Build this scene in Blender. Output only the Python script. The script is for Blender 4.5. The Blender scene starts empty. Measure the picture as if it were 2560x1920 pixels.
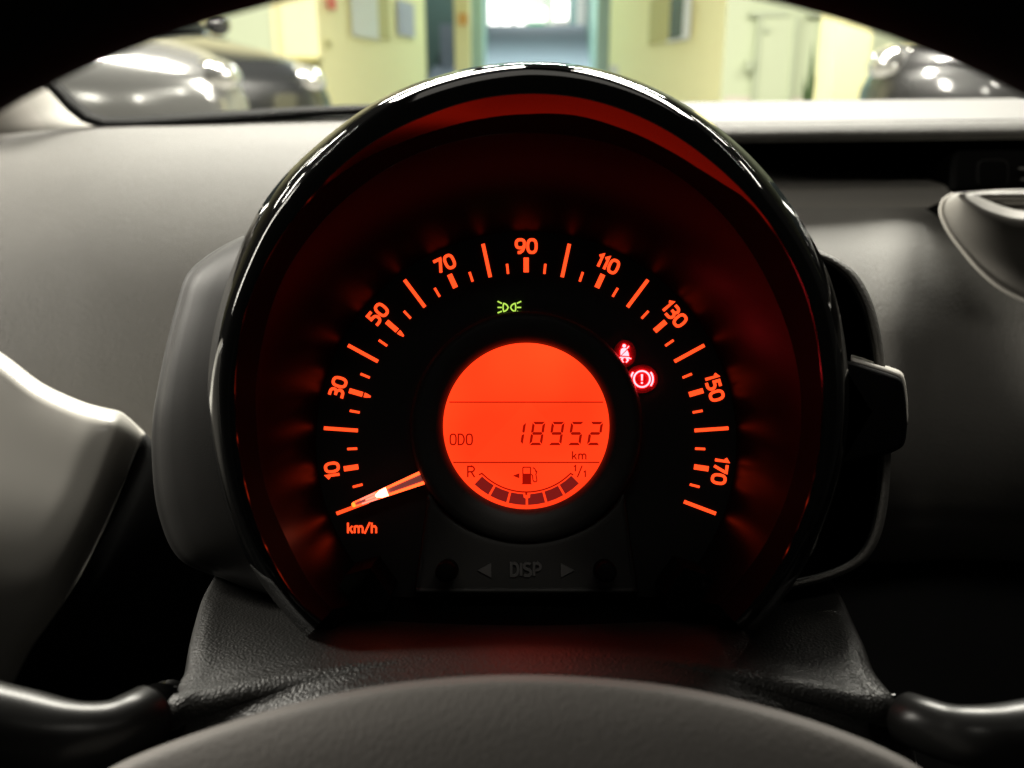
import bpy, bmesh, math, random
import numpy as np
from mathutils import Vector, Matrix

random.seed(7)
scene = bpy.context.scene
COL = scene.collection

# ------------------------------------------------------------------ camera
F = 2217.0                       # focal length in photo pixels (2560 wide)
CAM = Vector((0.0, 0.0, 0.84))
PITCH = math.radians(18.0)
RIGHT = Vector((1, 0, 0))
FWD = Vector((0, math.cos(PITCH), -math.sin(PITCH)))
UP = Vector((0, math.sin(PITCH), math.cos(PITCH)))
cd = bpy.data.cameras.new('camera')
cam = bpy.data.objects.new('camera', cd)
COL.objects.link(cam)
cam.location = CAM
cam.rotation_euler = (math.radians(90) - PITCH, 0, 0)
cd.sensor_width = 36.0
cd.lens = 36.0 * F / 2560.0
cd.clip_start = 0.005
cd.clip_end = 200
cd.dof.use_dof = True
cd.dof.focus_distance = 0.292
cd.dof.aperture_fstop = cd.lens / 3.0        # 3 mm lens opening
scene.camera = cam

# ------------------------------------------------------------------ world, lamps, exposure
w = bpy.data.worlds.new('World')
scene.world = w
w.use_nodes = True
w.node_tree.nodes['Background'].inputs[0].default_value = (1.0, 0.93, 0.82, 1)
w.node_tree.nodes['Background'].inputs[1].default_value = 0.012
scene.view_settings.view_transform = 'Standard'
scene.view_settings.look = 'None'
scene.view_settings.exposure = 0
scene.view_settings.gamma = 1
scene.cycles.use_denoising = True
scene.cycles.max_bounces = 6
scene.cycles.caustics_reflective = False
scene.cycles.caustics_refractive = False
scene.cycles.sample_clamp_indirect = 4


def lamp(name, loc, aim, size, power, col=(1, 0.95, 0.84), spread=180):
    ld = bpy.data.lights.new(name, 'AREA')
    ld.shape = 'RECTANGLE'
    ld.size, ld.size_y = size
    ld.energy = power
    ld.color = col
    ld.spread = math.radians(spread)
    o = bpy.data.objects.new(name, ld)
    COL.objects.link(o)
    o.location = loc
    o.rotation_euler = (Vector(aim) - Vector(loc)).to_track_quat('-Z', 'Y').to_euler()
    return o


lamp('garage_or_fill_lamp', (-0.5, 2.35, 2.35), (-0.4, 0.7, 0.75), (1.0, 0.5), 135)
lamp('garage_or_fill_lamp', (0.9, 2.35, 2.35), (0.5, 0.7, 0.75), (1.0, 0.5), 135)
lamp('garage_or_fill_lamp', (-1.6, 0.75, 1.5), (-0.2, 0.38, 0.75), (0.3, 0.8), 48)
lamp('garage_or_fill_lamp', (0.15, -0.55, 2.3), (0, 0.3, 0.75), (1.2, 0.3), 5.5)  # unseen fill lamp behind the driver, added for dial and pad
lamp('garage_or_fill_lamp', (-1.2, 5.2, 2.8), (-1.2, 5.6, 0), (1.3, 0.16), 160)
lamp('garage_or_fill_lamp', (1.2, 5.2, 2.8), (1.2, 5.6, 0), (1.3, 0.16), 160)
lamp('garage_or_fill_lamp', (-3.6, 5.4, 2.8), (-3.4, 6.4, 0), (1.3, 0.16), 85)
lamp('garage_or_fill_lamp', (3.4, 5.4, 2.8), (3.4, 6.4, 0), (1.3, 0.16), 60)
for _x, _y in ((-2.2, 2.6), (-3.3, 3.3), (-2.7, 4.3), (-4.2, 4.6), (2.6, 2.7), (3.4, 3.6), (2.5, 4.2)):
    lamp('garage_or_fill_lamp', (_x, _y, 2.75), (_x, _y, 0), (0.7, 0.06), 16 if _x < 0 else 10)
lamp('garage_or_fill_lamp', (0.1, 13.0, 4.6), (0.1, 13.5, 0), (2.0, 0.3), 420, (0.9, 1, 0.97))
lamp('garage_or_fill_lamp', (0.1, 20.5, 5.0), (0.1, 22.5, 3.0), (3.0, 0.6), 350, (0.93, 1, 0.98))


# ------------------------------------------------------------------ helpers
def W(px, py, d):
    """photo pixel + distance along the view axis -> world point"""
    return CAM + RIGHT * ((px - 1280) / F * d) + UP * ((960 - py) / F * d) + FWD * d


def WY(px, py, Y):
    """photo pixel on the vertical plane at world y = Y"""
    r = RIGHT * ((px - 1280) / F) + UP * ((960 - py) / F) + FWD
    return CAM + r * (Y / r.y)


def mat(name, base, rough=0.5, metal=0.0, spec=0.5, coat=0.0, coat_rough=0.05, emit=None, strength=1.0):
    m = bpy.data.materials.new(name)
    m.use_nodes = True
    b = m.node_tree.nodes['Principled BSDF']
    b.inputs['Base Color'].default_value = (*base, 1)
    b.inputs['Roughness'].default_value = rough
    b.inputs['Metallic'].default_value = metal
    b.inputs['Specular IOR Level'].default_value = spec
    b.inputs['Coat Weight'].default_value = coat
    b.inputs['Coat Roughness'].default_value = coat_rough
    if emit:
        b.inputs['Emission Color'].default_value = (*emit, 1)
        b.inputs['Emission Strength'].default_value = strength
    return m


def add_bump(m, kind='noise', scale=400, strength=0.2, dist=0.0005, detail=3, rough_var=0.0, col_var=0.0):
    nt = m.node_tree
    b = nt.nodes['Principled BSDF']
    tc = nt.nodes.new('ShaderNodeTexCoord')
    if kind == 'noise':
        t = nt.nodes.new('ShaderNodeTexNoise')
        t.inputs['Scale'].default_value = scale
        t.inputs['Detail'].default_value = detail
        out = t.outputs[0]
    else:
        t = nt.nodes.new('ShaderNodeTexVoronoi')
        t.feature = 'SMOOTH_F1'
        t.inputs['Scale'].default_value = scale
        out = t.outputs[0]
    nt.links.new(tc.outputs['Object'], t.inputs['Vector'])
    bp = nt.nodes.new('ShaderNodeBump')
    bp.inputs['Strength'].default_value = strength
    bp.inputs['Distance'].default_value = dist
    nt.links.new(out, bp.inputs['Height'])
    nt.links.new(bp.outputs[0], b.inputs['Normal'])
    if rough_var or col_var:
        n2 = nt.nodes.new('ShaderNodeTexNoise')
        n2.inputs['Scale'].default_value = 14
        n2.inputs['Detail'].default_value = 6
        nt.links.new(tc.outputs['Object'], n2.inputs['Vector'])
        if rough_var:
            mr = nt.nodes.new('ShaderNodeMapRange')
            r0 = b.inputs['Roughness'].default_value
            mr.inputs[3].default_value = max(0.02, r0 - rough_var)
            mr.inputs[4].default_value = r0 + rough_var
            nt.links.new(n2.outputs[0], mr.inputs[0])
            nt.links.new(mr.outputs[0], b.inputs['Roughness'])
        if col_var:
            mx = nt.nodes.new('ShaderNodeMixRGB')
            c = b.inputs['Base Color'].default_value
            mx.inputs[1].default_value = (c[0] * (1 - col_var), c[1] * (1 - col_var), c[2] * (1 - col_var), 1)
            mx.inputs[2].default_value = (c[0] * (1 + col_var), c[1] * (1 + col_var), c[2] * (1 + col_var), 1)
            nt.links.new(n2.outputs[0], mx.inputs[0])
            nt.links.new(mx.outputs[0], b.inputs['Base Color'])
    return m


def glassy(name, tint=(1, 1, 1), gloss=1.0, rough=0.02):
    m = bpy.data.materials.new(name)
    m.use_nodes = True
    nt = m.node_tree
    nt.nodes.clear()
    o = nt.nodes.new('ShaderNodeOutputMaterial')
    mx = nt.nodes.new('ShaderNodeMixShader')
    tr = nt.nodes.new('ShaderNodeBsdfTransparent')
    tr.inputs[0].default_value = (*tint, 1)
    gl = nt.nodes.new('ShaderNodeBsdfGlossy')
    gl.inputs['Roughness'].default_value = rough
    gl.inputs[0].default_value = (gloss, gloss, gloss, 1)
    fr = nt.nodes.new('ShaderNodeFresnel')
    fr.inputs[0].default_value = 1.45
    nt.links.new(fr.outputs[0], mx.inputs[0])
    nt.links.new(tr.outputs[0], mx.inputs[1])
    nt.links.new(gl.outputs[0], mx.inputs[2])
    nt.links.new(mx.outputs[0], o.inputs[0])
    return m


def emitter(name, rgb, strength=1.0):
    m = bpy.data.materials.new(name)
    m.use_nodes = True
    nt = m.node_tree
    nt.nodes.clear()
    o = nt.nodes.new('ShaderNodeOutputMaterial')
    e = nt.nodes.new('ShaderNodeEmission')
    e.inputs[0].default_value = (*rgb, 1)
    e.inputs[1].default_value = strength
    nt.links.new(e.outputs[0], o.inputs[0])
    return m


M = {}
M['gloss'] = add_bump(mat('gloss_black_plastic', (0.004, 0.004, 0.004), 0.05, spec=0.17), scale=30, strength=0.012, dist=0.001, rough_var=0.03)
M['wallblack'] = mat('hood_wall_satin_black', (0.003, 0.003, 0.003), 0.6, spec=0.03)
M['reflector'] = mat('dark_lcd_reflection', (0.065, 0.04, 0.05), 0.14, metal=1.0, spec=0.15)
M['shroud'] = mat('shroud_satin_black', (0.006, 0.0055, 0.0055), 0.34, spec=0.15)
M['shroud'].node_tree.nodes['Principled BSDF'].inputs['Specular Tint'].default_value = (1, 0.16, 0.26, 1)
M['dial'] = add_bump(mat('dial_matt_black', (0.012, 0.012, 0.0115), 0.6, spec=0.35), scale=2500, strength=0.15, dist=0.0002)
M['bezel'] = add_bump(mat('bezel_matt_black', (0.03, 0.0295, 0.028), 0.55, spec=0.35), scale=2500, strength=0.2, dist=0.0002)
M['dash'] = add_bump(mat('dash_grained_grey', (0.118, 0.113, 0.104), 0.62, spec=0.3), scale=800, strength=0.8, dist=0.0008, detail=2, col_var=0.14)
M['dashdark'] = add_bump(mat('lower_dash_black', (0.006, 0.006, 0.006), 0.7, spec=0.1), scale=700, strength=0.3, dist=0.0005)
M['ledge'] = add_bump(mat('ledge_grey', (0.045, 0.042, 0.038), 0.6, spec=0.3), scale=700, strength=0.3, dist=0.0005)
M['mould'] = add_bump(mat('satin_grey_moulding', (0.60, 0.58, 0.535), 0.34, spec=0.5), scale=60, strength=0.06, dist=0.0008)
M['shell'] = add_bump(mat('cluster_shell_grey', (0.018, 0.0172, 0.016), 0.5, spec=0.25), scale=2600, strength=0.25, dist=0.0002)
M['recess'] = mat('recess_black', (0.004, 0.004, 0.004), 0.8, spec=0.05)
M['leather'] = add_bump(mat('grained_black_column', (0.015, 0.0145, 0.0135), 0.44, spec=0.36), kind='vor', scale=1400, strength=0.7, dist=0.0004)
M['lip'] = add_bump(mat('column_lip_satin_black', (0.014, 0.0135, 0.013), 0.34, spec=0.36), kind='vor', scale=1350, strength=0.2, dist=0.0004)
M['pad'] = add_bump(mat('hub_pad_grained_grey', (0.125, 0.117, 0.11), 0.65, spec=0.25), kind='noise', scale=900, strength=0.3, dist=0.0005, col_var=0.05)
M['rim'] = add_bump(mat('wheel_rim_black', (0.006, 0.006, 0.006), 0.75, spec=0.08), scale=500, strength=0.3, dist=0.0005)
M['stalk'] = mat('satin_black_stalk', (0.008, 0.008, 0.0078), 0.32, spec=0.2)
M['seal'] = mat('rubber_seal_black', (0.0025, 0.0025, 0.0025), 0.75, spec=0.04)
M['pillar'] = mat('pillar_trim_grey', (0.50, 0.475, 0.43), 0.6, spec=0.3)
M['vent'] = mat('vent_grey', (0.19, 0.18, 0.163), 0.45, spec=0.4)
M['windscreen'] = glassy('windscreen_glass', (0.97, 0.985, 0.975), 0.10)
M['lens'] = glassy('clear_lens', (0.98, 0.98, 0.98), 0.08)
M['print'] = mat('embossed_lettering', (0.12, 0.118, 0.115), 0.3, spec=0.6)
ORANGE = (2.0, 0.115, 0.022)
M['tick'] = emitter('lit_scale_orange', ORANGE, 1.0)
M['lcd'] = emitter('lcd_backlight_orange', (2.0, 0.070, 0.013), 1.0)
_nt = M['lcd'].node_tree
_tc = _nt.nodes.new('ShaderNodeTexCoord')
_nz = _nt.nodes.new('ShaderNodeTexNoise')
_nz.inputs['Scale'].default_value = 28
_nz.inputs['Detail'].default_value = 1
_mp = _nt.nodes.new('ShaderNodeMapRange')
_mp.inputs[1].default_value = 0.3
_mp.inputs[2].default_value = 0.7
_mp.inputs[3].default_value = 0.74
_mp.inputs[4].default_value = 1.25
_nt.links.new(_tc.outputs['Object'], _nz.inputs['Vector'])
_nt.links.new(_nz.outputs[0], _mp.inputs[0])
_nt.links.new(_mp.outputs[0], _nt.nodes['Emission'].inputs[1])
M['seg'] = emitter('lcd_segment_dark_red', (0.33, 0.004, 0.001), 1.0)
M['segbar'] = emitter('lcd_bar_dark_red', (0.20, 0.010, 0.008), 1.0)
M['green'] = emitter('telltale_green', (0.62, 1.0, 0.12), 1.0)
M['red'] = emitter('telltale_red', (22.0, 0.85, 1.0), 1.0)
M['telltale_halo_disc'] = mat('telltale_red_halo', (0.16, 0.004, 0.012), 0.5, spec=0.3)  # red disc colour stands in for the halo round the lit symbols
M['needle_edge'] = emitter('needle_edge_orange', (5.0, 0.30, 0.06), 1.0)
M['needle_tip'] = emitter('needle_tip_glow', (5.0, 0.55, 0.06), 1.0)
M['needle_hot'] = emitter('needle_hot_core', (8.0, 2.2, 1.2), 1.0)
M['needle_pale'] = emitter('needle_pale_core', (3.0, 0.45, 0.28), 1.0)
M['needle_top'] = mat('needle_translucent_mauve', (0.32, 0.16, 0.16), 0.35, emit=(0.10, 0.035, 0.032), strength=1.0)
M['wall'] = add_bump(mat('yellow_garage_paint', (0.86, 0.82, 0.46), 0.6, spec=0.3), scale=3, strength=0.1, dist=0.01, col_var=0.05)
M['wallb'] = add_bump(mat('bright_yellow_paint', (0.88, 0.84, 0.52), 0.55, spec=0.3), scale=3, strength=0.1, dist=0.01, col_var=0.04)
M['dado'] = mat('pale_dado_paint', (0.66, 0.60, 0.52), 0.5)
M['door'] = mat('pale_green_door', (0.56, 0.62, 0.43), 0.5)
M['frame'] = mat('door_frame_grey_green', (0.50, 0.56, 0.40), 0.5)
M['teal'] = mat('dark_teal_paint', (0.14, 0.22, 0.20), 0.5)
M['mint'] = mat('mint_wall_paint', (0.36, 0.50, 0.44), 0.5)
M['ramp'] = add_bump(mat('grey_ramp_concrete', (0.25, 0.28, 0.33), 0.7), scale=30, strength=0.3, dist=0.01, col_var=0.08)
M['floor'] = add_bump(mat('garage_floor', (0.30, 0.29, 0.27), 0.4), scale=30, strength=0.2, dist=0.01, col_var=0.08)
M['white'] = mat('white_paint', (0.8, 0.8, 0.78), 0.5)
M['poster'] = mat('blue_grey_notice', (0.42, 0.42, 0.50), 0.5)
M['posterpale'] = mat('pale_notice', (0.70, 0.72, 0.66), 0.5)
M['recessyellow'] = mat('ochre_yellow', (0.52, 0.48, 0.20), 0.6)
M['brown'] = mat('dark_window', (0.07, 0.06, 0.045), 0.25)
M['redsign'] = mat('red_sign', (0.7, 0.15, 0.1), 0.5)
M['orange'] = mat('orange_sign', (0.75, 0.4, 0.1), 0.5)
M['green_obj'] = mat('green_sign', (0.12, 0.62, 0.2), 0.5)
M['tube'] = emitter('fluorescent_tube', (1.0, 0.98, 0.92), 3.5)
M['silver'] = mat('car_paint_silver', (0.40, 0.40, 0.39), 0.16, metal=0.45, coat=1.0)
M['black'] = mat('car_paint_black', (0.02, 0.021, 0.022), 0.25, coat=1.0)
M['darkgrey'] = mat('car_paint_dark_grey', (0.05, 0.05, 0.05), 0.25, metal=0.3, coat=1.0)
M['carglass'] = mat('car_glass', (0.02, 0.025, 0.025), 0.05, spec=0.8)
M['chrome'] = mat('chrome', (0.8, 0.8, 0.8), 0.12, metal=1.0)
M['headlight'] = mat('headlight_lens', (0.75, 0.75, 0.72), 0.08, metal=0.7, coat=1)
M['tyre'] = mat('tyre_rubber', (0.012, 0.012, 0.012), 0.8)
M['plant'] = mat('dark_green_leaf', (0.05, 0.09, 0.03), 0.5)


def link(name, me, m, parent=None, smooth=False):
    o = bpy.data.objects.new(name, me)
    COL.objects.link(o)
    if m:
        me.materials.append(m)
    if parent is not None:
        o.parent = parent
        root = parent
        o.matrix_parent_inverse = WORLD[parent.name].inverted()
    WORLD[o.name] = Matrix.Identity(4)
    if smooth:
        me.polygons.foreach_set('use_smooth', [True] * len(me.polygons))
    return o


WORLD = {}


def thing(name, loc, label, cat, group=None):
    o = bpy.data.objects.new(name, None)
    COL.objects.link(o)
    o.empty_display_size = 0.02
    o.location = loc
    WORLD[o.name] = Matrix.Translation(Vector(loc))
    o['label'] = label
    o['category'] = cat
    if group:
        o['group'] = group
    return o


def mesh(name, verts, faces):
    me = bpy.data.meshes.new(name)
    me.from_pydata([tuple(v) for v in verts], [], faces)
    me.update()
    return me


def solid(o, t, offset=-1):
    md = o.modifiers.new('thickness', 'SOLIDIFY')
    md.thickness = t
    md.offset = offset
    return o


def bevel(o, wd, seg=2, ang=40):
    md = o.modifiers.new('edge', 'BEVEL')
    md.width = wd
    md.segments = seg
    md.limit_method = 'ANGLE'
    md.angle_limit = math.radians(ang)
    return o


def cr(pts, n):
    """Catmull-Rom resample of a list of tuples, n steps per span"""
    P = [np.array(p, float) for p in pts]
    P = [2 * P[0] - P[1]] + P + [2 * P[-1] - P[-2]]
    out = []
    for i in range(1, len(P) - 2):
        a, b, c, d = P[i - 1:i + 3]
        for k in range(n):
            t = k / n
            out.append(0.5 * (2 * b + (c - a) * t + (2 * a - 5 * b + 4 * c - d) * t * t + (3 * b - a - 3 * c + d) * t ** 3))
    out.append(P[-2])
    return out


def grid_mesh(name, rows, flip=False, closed=False):
    nr, nc = len(rows), len(rows[0])
    vs = [v for r in rows for v in r]
    fs = []
    for i in range(nr - 1):
        for j in range(nc if closed else nc - 1):
            k = (j + 1) % nc
            f = (i * nc + j, i * nc + k, (i + 1) * nc + k, (i + 1) * nc + j)
            fs.append(f[::-1] if flip else f)
    return mesh(name, vs, fs)


def surf(name, rows, m, parent, nu=6, nv=6, thick=0.003, smooth=True):
    """rows of (px,py,d) control points -> smooth sheet with a thickness"""
    rs = [cr(r, nu) for r in rows]
    cols = list(zip(*rs))
    cols = [cr(c, nv) for c in cols]
    rs = list(zip(*cols))
    g = [[W(*p) for p in r] for r in rs]
    me = grid_mesh(name, g)
    # faces look at the camera
    f0 = me.polygons[len(me.polygons) // 2]
    if f0.normal.dot(CAM - f0.center) < 0:
        me.flip_normals()
    o = link(name, me, m, parent, smooth)
    if thick:
        solid(o, thick, -1)
    return o


def tube(name, path, radii, m, parent, seg=16, squash=1.0):
    vs, rows = [], []
    n = len(path)
    for i, p in enumerate(path):
        p = Vector(p)
        t = (Vector(path[min(i + 1, n - 1)]) - Vector(path[max(i - 1, 0)])).normalized()
        a = t.cross(FWD).normalized()
        b = t.cross(a).normalized()
        r = radii[i] if hasattr(radii, '__len__') else radii
        rows.append([p + a * r * math.cos(q * 2 * math.pi / seg) + b * r * squash * math.sin(q * 2 * math.pi / seg) for q in range(seg)])
    me = grid_mesh(name, rows, closed=True)
    bm = bmesh.new()
    bm.from_mesh(me)
    bm.verts.ensure_lookup_table()
    bm.faces.new([bm.verts[q] for q in range(seg)][::-1])
    bm.faces.new([bm.verts[(n - 1) * seg + q] for q in range(seg)])
    bmesh.ops.recalc_face_normals(bm, faces=bm.faces)
    bm.to_mesh(me)
    bm.free()
    return link(name, me, m, parent, True)


def box_me(name, c, s, R=None):
    vs = [Vector((sx * s[0] / 2, sy * s[1] / 2, sz * s[2] / 2)) for sx in (-1, 1) for sy in (-1, 1) for sz in (-1, 1)]
    if R is not None:
        vs = [R @ v for v in vs]
    vs = [v + Vector(c) for v in vs]
    fs = [(0, 1, 3, 2), (4, 6, 7, 5), (0, 4, 5, 1), (2, 3, 7, 6), (0, 2, 6, 4), (1, 5, 7, 3)]
    return mesh(name, vs, fs)


def box(name, c, s, m, parent, R=None, bv=0):
    o = link(name, box_me(name, c, s, R), m, parent)
    if bv:
        bevel(o, bv)
    return o


def prism(name, outline, d, t, m, parent):
    """px outline (convex or not) at depth d, thickness t going away from the camera"""
    n = len(outline)
    bm = bmesh.new()
    a = [bm.verts.new(W(x, y, d)) for x, y in outline]
    b = [bm.verts.new(W(x, y, d) + FWD * t) for x, y in outline]
    bm.faces.new(a)
    bm.faces.new(b[::-1])
    for i in range(n):
        j = (i + 1) % n
        bm.faces.new((a[i], b[i], b[j], a[j]))
    bmesh.ops.recalc_face_normals(bm, faces=bm.faces)
    me = bpy.data.meshes.new(name)
    bm.to_mesh(me)
    bm.free()
    return link(name, me, m, parent)


# ------------------------------------------------------------------ stroke lettering (2D ribbons in photo pixels)
def ribbon(pts, wd, closed=False):
    """-> quads [(p,p,p,p)] of a mitred ribbon"""
    P = [np.array(p, float) for p in pts]
    n = len(P)
    L, Rr = [], []
    for i in range(n):
        a = P[(i - 1) % n] if (closed or i > 0) else None
        c = P[(i + 1) % n] if (closed or i < n - 1) else None
        d1 = (P[i] - a) / (np.linalg.norm(P[i] - a) + 1e-9) if a is not None else None
        d2 = (c - P[i]) / (np.linalg.norm(c - P[i]) + 1e-9) if c is not None else None
        if d1 is None:
            d1 = d2
        if d2 is None:
            d2 = d1
        t = d1 + d2
        t = t / (np.linalg.norm(t) + 1e-9)
        nn = np.array((-t[1], t[0]))
        k = 1 / max(0.5, abs(nn.dot((-d1[1], d1[0]))))
        L.append(P[i] + nn * wd / 2 * k)
        Rr.append(P[i] - nn * wd / 2 * k)
    q = []
    for i in range(n if closed else n - 1):
        j = (i + 1) % n
        q.append((L[i], L[j], Rr[j], Rr[i]))
    return q


def arc(cx, cy, rx, ry, a0, a1, n=10):
    return [(cx + rx * math.cos(math.radians(a0 + (a1 - a0) * i / n)), cy + ry * math.sin(math.radians(a0 + (a1 - a0) * i / n))) for i in range(n + 1)]


def sup(cx, cy, rx, ry, e=2.6, n=28):
    out = []
    for i in range(n):
        a = 2 * math.pi * i / n
        c, s = math.cos(a), math.sin(a)
        out.append((cx + rx * math.copysign(abs(c) ** (2 / e), c), cy + ry * math.copysign(abs(s) ** (2 / e), s)))
    return out


GL = {  # glyph: (advance width, [(points, closed)])
    '0': (0.66, [(sup(0.33, 0.5, 0.33, 0.5), True)]),
    '1': (0.24, [([(0.0, 0.80), (0.22, 0.985), (0.22, 0.0)], False)]),
    '3': (0.58, [([(0.02, 1.0)] + arc(0.32, 0.77, 0.24, 0.23, 90, -90) + [(0.12, 0.54)], False),
                 ([(0.30, 0.54)] + arc(0.31, 0.27, 0.27, 0.27, 90, -90) + [(0.0, 0.0)], False)]),
    '5': (0.58, [([(0.54, 1.0), (0.08, 1.0), (0.08, 0.60), (0.28, 0.60)] + arc(0.29, 0.30, 0.29, 0.30, 90, -90) + [(0.0, 0.0)], False)]),
    '7': (0.58, [([(0.0, 1.0), (0.58, 1.0), (0.56, 0.9), (0.2, 0.0)], False)]),
    '9': (0.64, [(sup(0.32, 0.68, 0.32, 0.32), True), ([(0.64, 0.66), (0.62, 0.42), (0.5, 0.15), (0.3, 0.0), (0.12, 0.0)], False)]),
    'O': (0.56, [(sup(0.28, 0.5, 0.28, 0.5, 3.0), True)]),
    'D': (0.56, [([(0, 0), (0, 1), (0.24, 1)] + arc(0.24, 0.5, 0.32, 0.5, 90, -90)[1:-1] + [(0.24, 0)], True)]),
    'k': (0.50, [([(0, 0), (0, 1.0)], False), ([(0.46, 0.68), (0.03, 0.28)], False), ([(0.18, 0.42), (0.49, 0.0)], False)]),
    'm': (0.84, [([(0, 0), (0, 0.7)], False), ([(0, 0.5), (0.12, 0.66), (0.3, 0.66), (0.42, 0.5), (0.42, 0)], False),
                 ([(0.42, 0.5), (0.54, 0.66), (0.72, 0.66), (0.84, 0.5), (0.84, 0)], False)]),
    'h': (0.46, [([(0, 0), (0, 1)], False), ([(0, 0.5), (0.13, 0.66), (0.33, 0.66), (0.46, 0.5), (0.46, 0)], False)]),
    '/': (0.55, [([(0.0, -0.04), (0.55, 1.04)], False)]),
    'R': (0.52, [([(0, 0), (0, 1), (0.26, 1)] + arc(0.26, 0.75, 0.24, 0.25, 90, -90) + [(0.0, 0.5)], False), ([(0.26, 0.5), (0.52, 0)], False)]),
    'I': (0.0, [([(0, 0), (0, 1)], False)]),
    'S': (0.56, [([(0.52, 0.92), (0.40, 1.0), (0.16, 1.0), (0.02, 0.88), (0.02, 0.66), (0.14, 0.56), (0.42, 0.46), (0.54, 0.35), (0.54, 0.13), (0.40, 0.0), (0.14, 0.0), (0.0, 0.08)], False)]),
    'P': (0.52, [([(0, 0), (0, 1), (0.26, 1)] + arc(0.26, 0.73, 0.26, 0.27, 90, -90) + [(0.0, 0.46)], False)]),
}


def text_quads(s, cx, cy, h, stroke, rot=0.0, gap=0.24, align='c', xs=1.0):
    """centre (cx, cy) photo px, cap height h px, rot = clockwise angle in deg"""
    adv, q = 0.0, []
    for i, ch in enumerate(s):
        wd, sts = GL[ch]
        for pts, cl in sts:
            P = [((adv + x) * h * xs, (y - 0.5) * h) for x, y in pts]
            q += ribbon(P, stroke, cl)
        adv += wd + gap
    tw = (adv - gap) * h * xs
    a = math.radians(rot)
    out = []
    for f in q:
        g = []
        for x, y in f:
            x -= tw / 2 if align == 'c' else 0
            X = x * math.cos(a) + y * math.sin(a)
            Y = -x * math.sin(a) + y * math.cos(a)
            g.append((cx + X, cy - Y))
        out.append(g)
    return out


def quads_obj(name, quads, d, m, parent, t=0.00025):
    """thin raised pieces: front faces and skirts"""
    vs, fs = [], []
    for f in quads:
        b = len(vs)
        n = len(f)
        vs += [W(x, y, d) for x, y in f] + [W(x, y, d) + FWD * t for x, y in f]
        fs.append(tuple(range(b, b + n)))
        for i in range(n):
            j = (i + 1) % n
            fs.append((b + i, b + n + i, b + n + j, b + j))
    return link(name, mesh(name, vs, fs), m, parent)


# ================================================================== SETTING: garage beyond the windscreen
def struct(o, label=None):
    o['kind'] = 'structure'
    return o


fl = link('garage_floor', mesh('garage_floor', [(-14, -3, 0), (14, -3, 0), (14, 8, 0), (-14, 8, 0)], [(0, 1, 2, 3)]), M['floor'])
struct(fl)
ramp = link('ramp', mesh('ramp', [(-1.2, 7.6, 0.0), (2.4, 7.6, 0.0), (2.4, 19.5, 2.22), (-1.2, 19.5, 2.22), (2.4, 30, 2.22), (-1.2, 30, 2.22)],
                         [(0, 1, 2, 3), (3, 2, 4, 5)]), M['ramp'])
struct(ramp)


def wall(name, p0, p1, z0, z1, m, label, t=0.15, sub=None):
    """vertical slab from p0 to p1 (world xy), thickness behind"""
    p0, p1 = Vector(p0), Vector(p1)
    d = (p1 - p0).normalized()
    n = Vector((-d.y, d.x))
    if n.y < 0:
        n = -n
    vs = []
    for p in (p0, p1, p1 + n * t, p0 + n * t):
        for z in (z0, z1):
            vs.append((p.x, p.y, z))
    fs = [(0, 2, 3, 1), (2, 4, 5, 3), (4, 6, 7, 5), (6, 0, 1, 7), (1, 3, 5, 7), (0, 6, 4, 2)]
    o = link(name, mesh(name, vs, fs), m)
    o['label'] = label
    o['category'] = 'wall'
    return o


def xat(px, Y, py=150):
    return WY(px, py, Y).x


# walls either side of the ramp
YL = 8.0
YB = 11.5
wl = wall('garage_wall', (-9, YL), (xat(800, YL), YL), 0, 4, M['wallb'], 'pale yellow garage wall with a pale green door behind the parked cars')
wl2 = wall('garage_wall', (xat(800, YL), YL), (xat(1066, YB), YB), 0, 4.6, M['wall'], 'yellow garage wall with two notices running up beside the ramp')
wr2 = wall('garage_wall', (xat(1522, YB), YB), (xat(1808, YL), YL), 0, 4.6, M['wall'], 'yellow garage wall with a dark window beside the ramp')
wr = wall('garage_wall', (xat(1808, YL), YL), (9, YL), 0, 4, M['door'], 'pale green garage wall holding two doors beside the yellow pillar')


def on_wall(name, pxs, Y, m, parent, t=0.04, Y2=None):
    """box panel standing proud of a wall: pxs = (x0, y0, x1, y1) photo px"""
    x0, y0, x1, y1 = pxs
    Y2 = Y if Y2 is None else Y2
    a, b, c, d = WY(x0, y1, Y), WY(x1, y1, Y2), WY(x1, y0, Y2), WY(x0, y0, Y)
    zb, zt = (a.z + b.z) / 2, (c.z + d.z) / 2
    vs = []
    for p in (a, b):
        for yy in (0, t + 0.02):
            vs += [(p.x, p.y + yy, zb), (p.x, p.y + yy, zt)]
    fs = [(0, 4, 5, 1), (4, 6, 7, 5), (6, 2, 3, 7), (2, 0, 1, 3), (1, 5, 7, 3), (0, 2, 6, 4)]
    return link(name, mesh(name, vs, fs), m, parent)


def yw(px, left=True):
    """depth of the slanted walls under a pixel column"""
    if left:
        p0, p1 = (xat(800, YL), YL), (xat(1066, YB), YB)
    else:
        p0, p1 = (xat(1522, YB), YB), (xat(1808, YL), YL)
    lo, hi = YL - 0.5, YB + 0.5
    s = (xat(px, 10) / 10)
    # line intersect x = s*y
    dx, dy = p1[0] - p0[0], p1[1] - p0[1]
    k = (s * p0[1] - p0[0]) / (dx - s * dy)
    return p0[1] + k * dy


def tagp(o, label, cat, group=None):
    o['label'] = label
    o['category'] = cat
    if group:
        o['group'] = group
    return o


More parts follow.
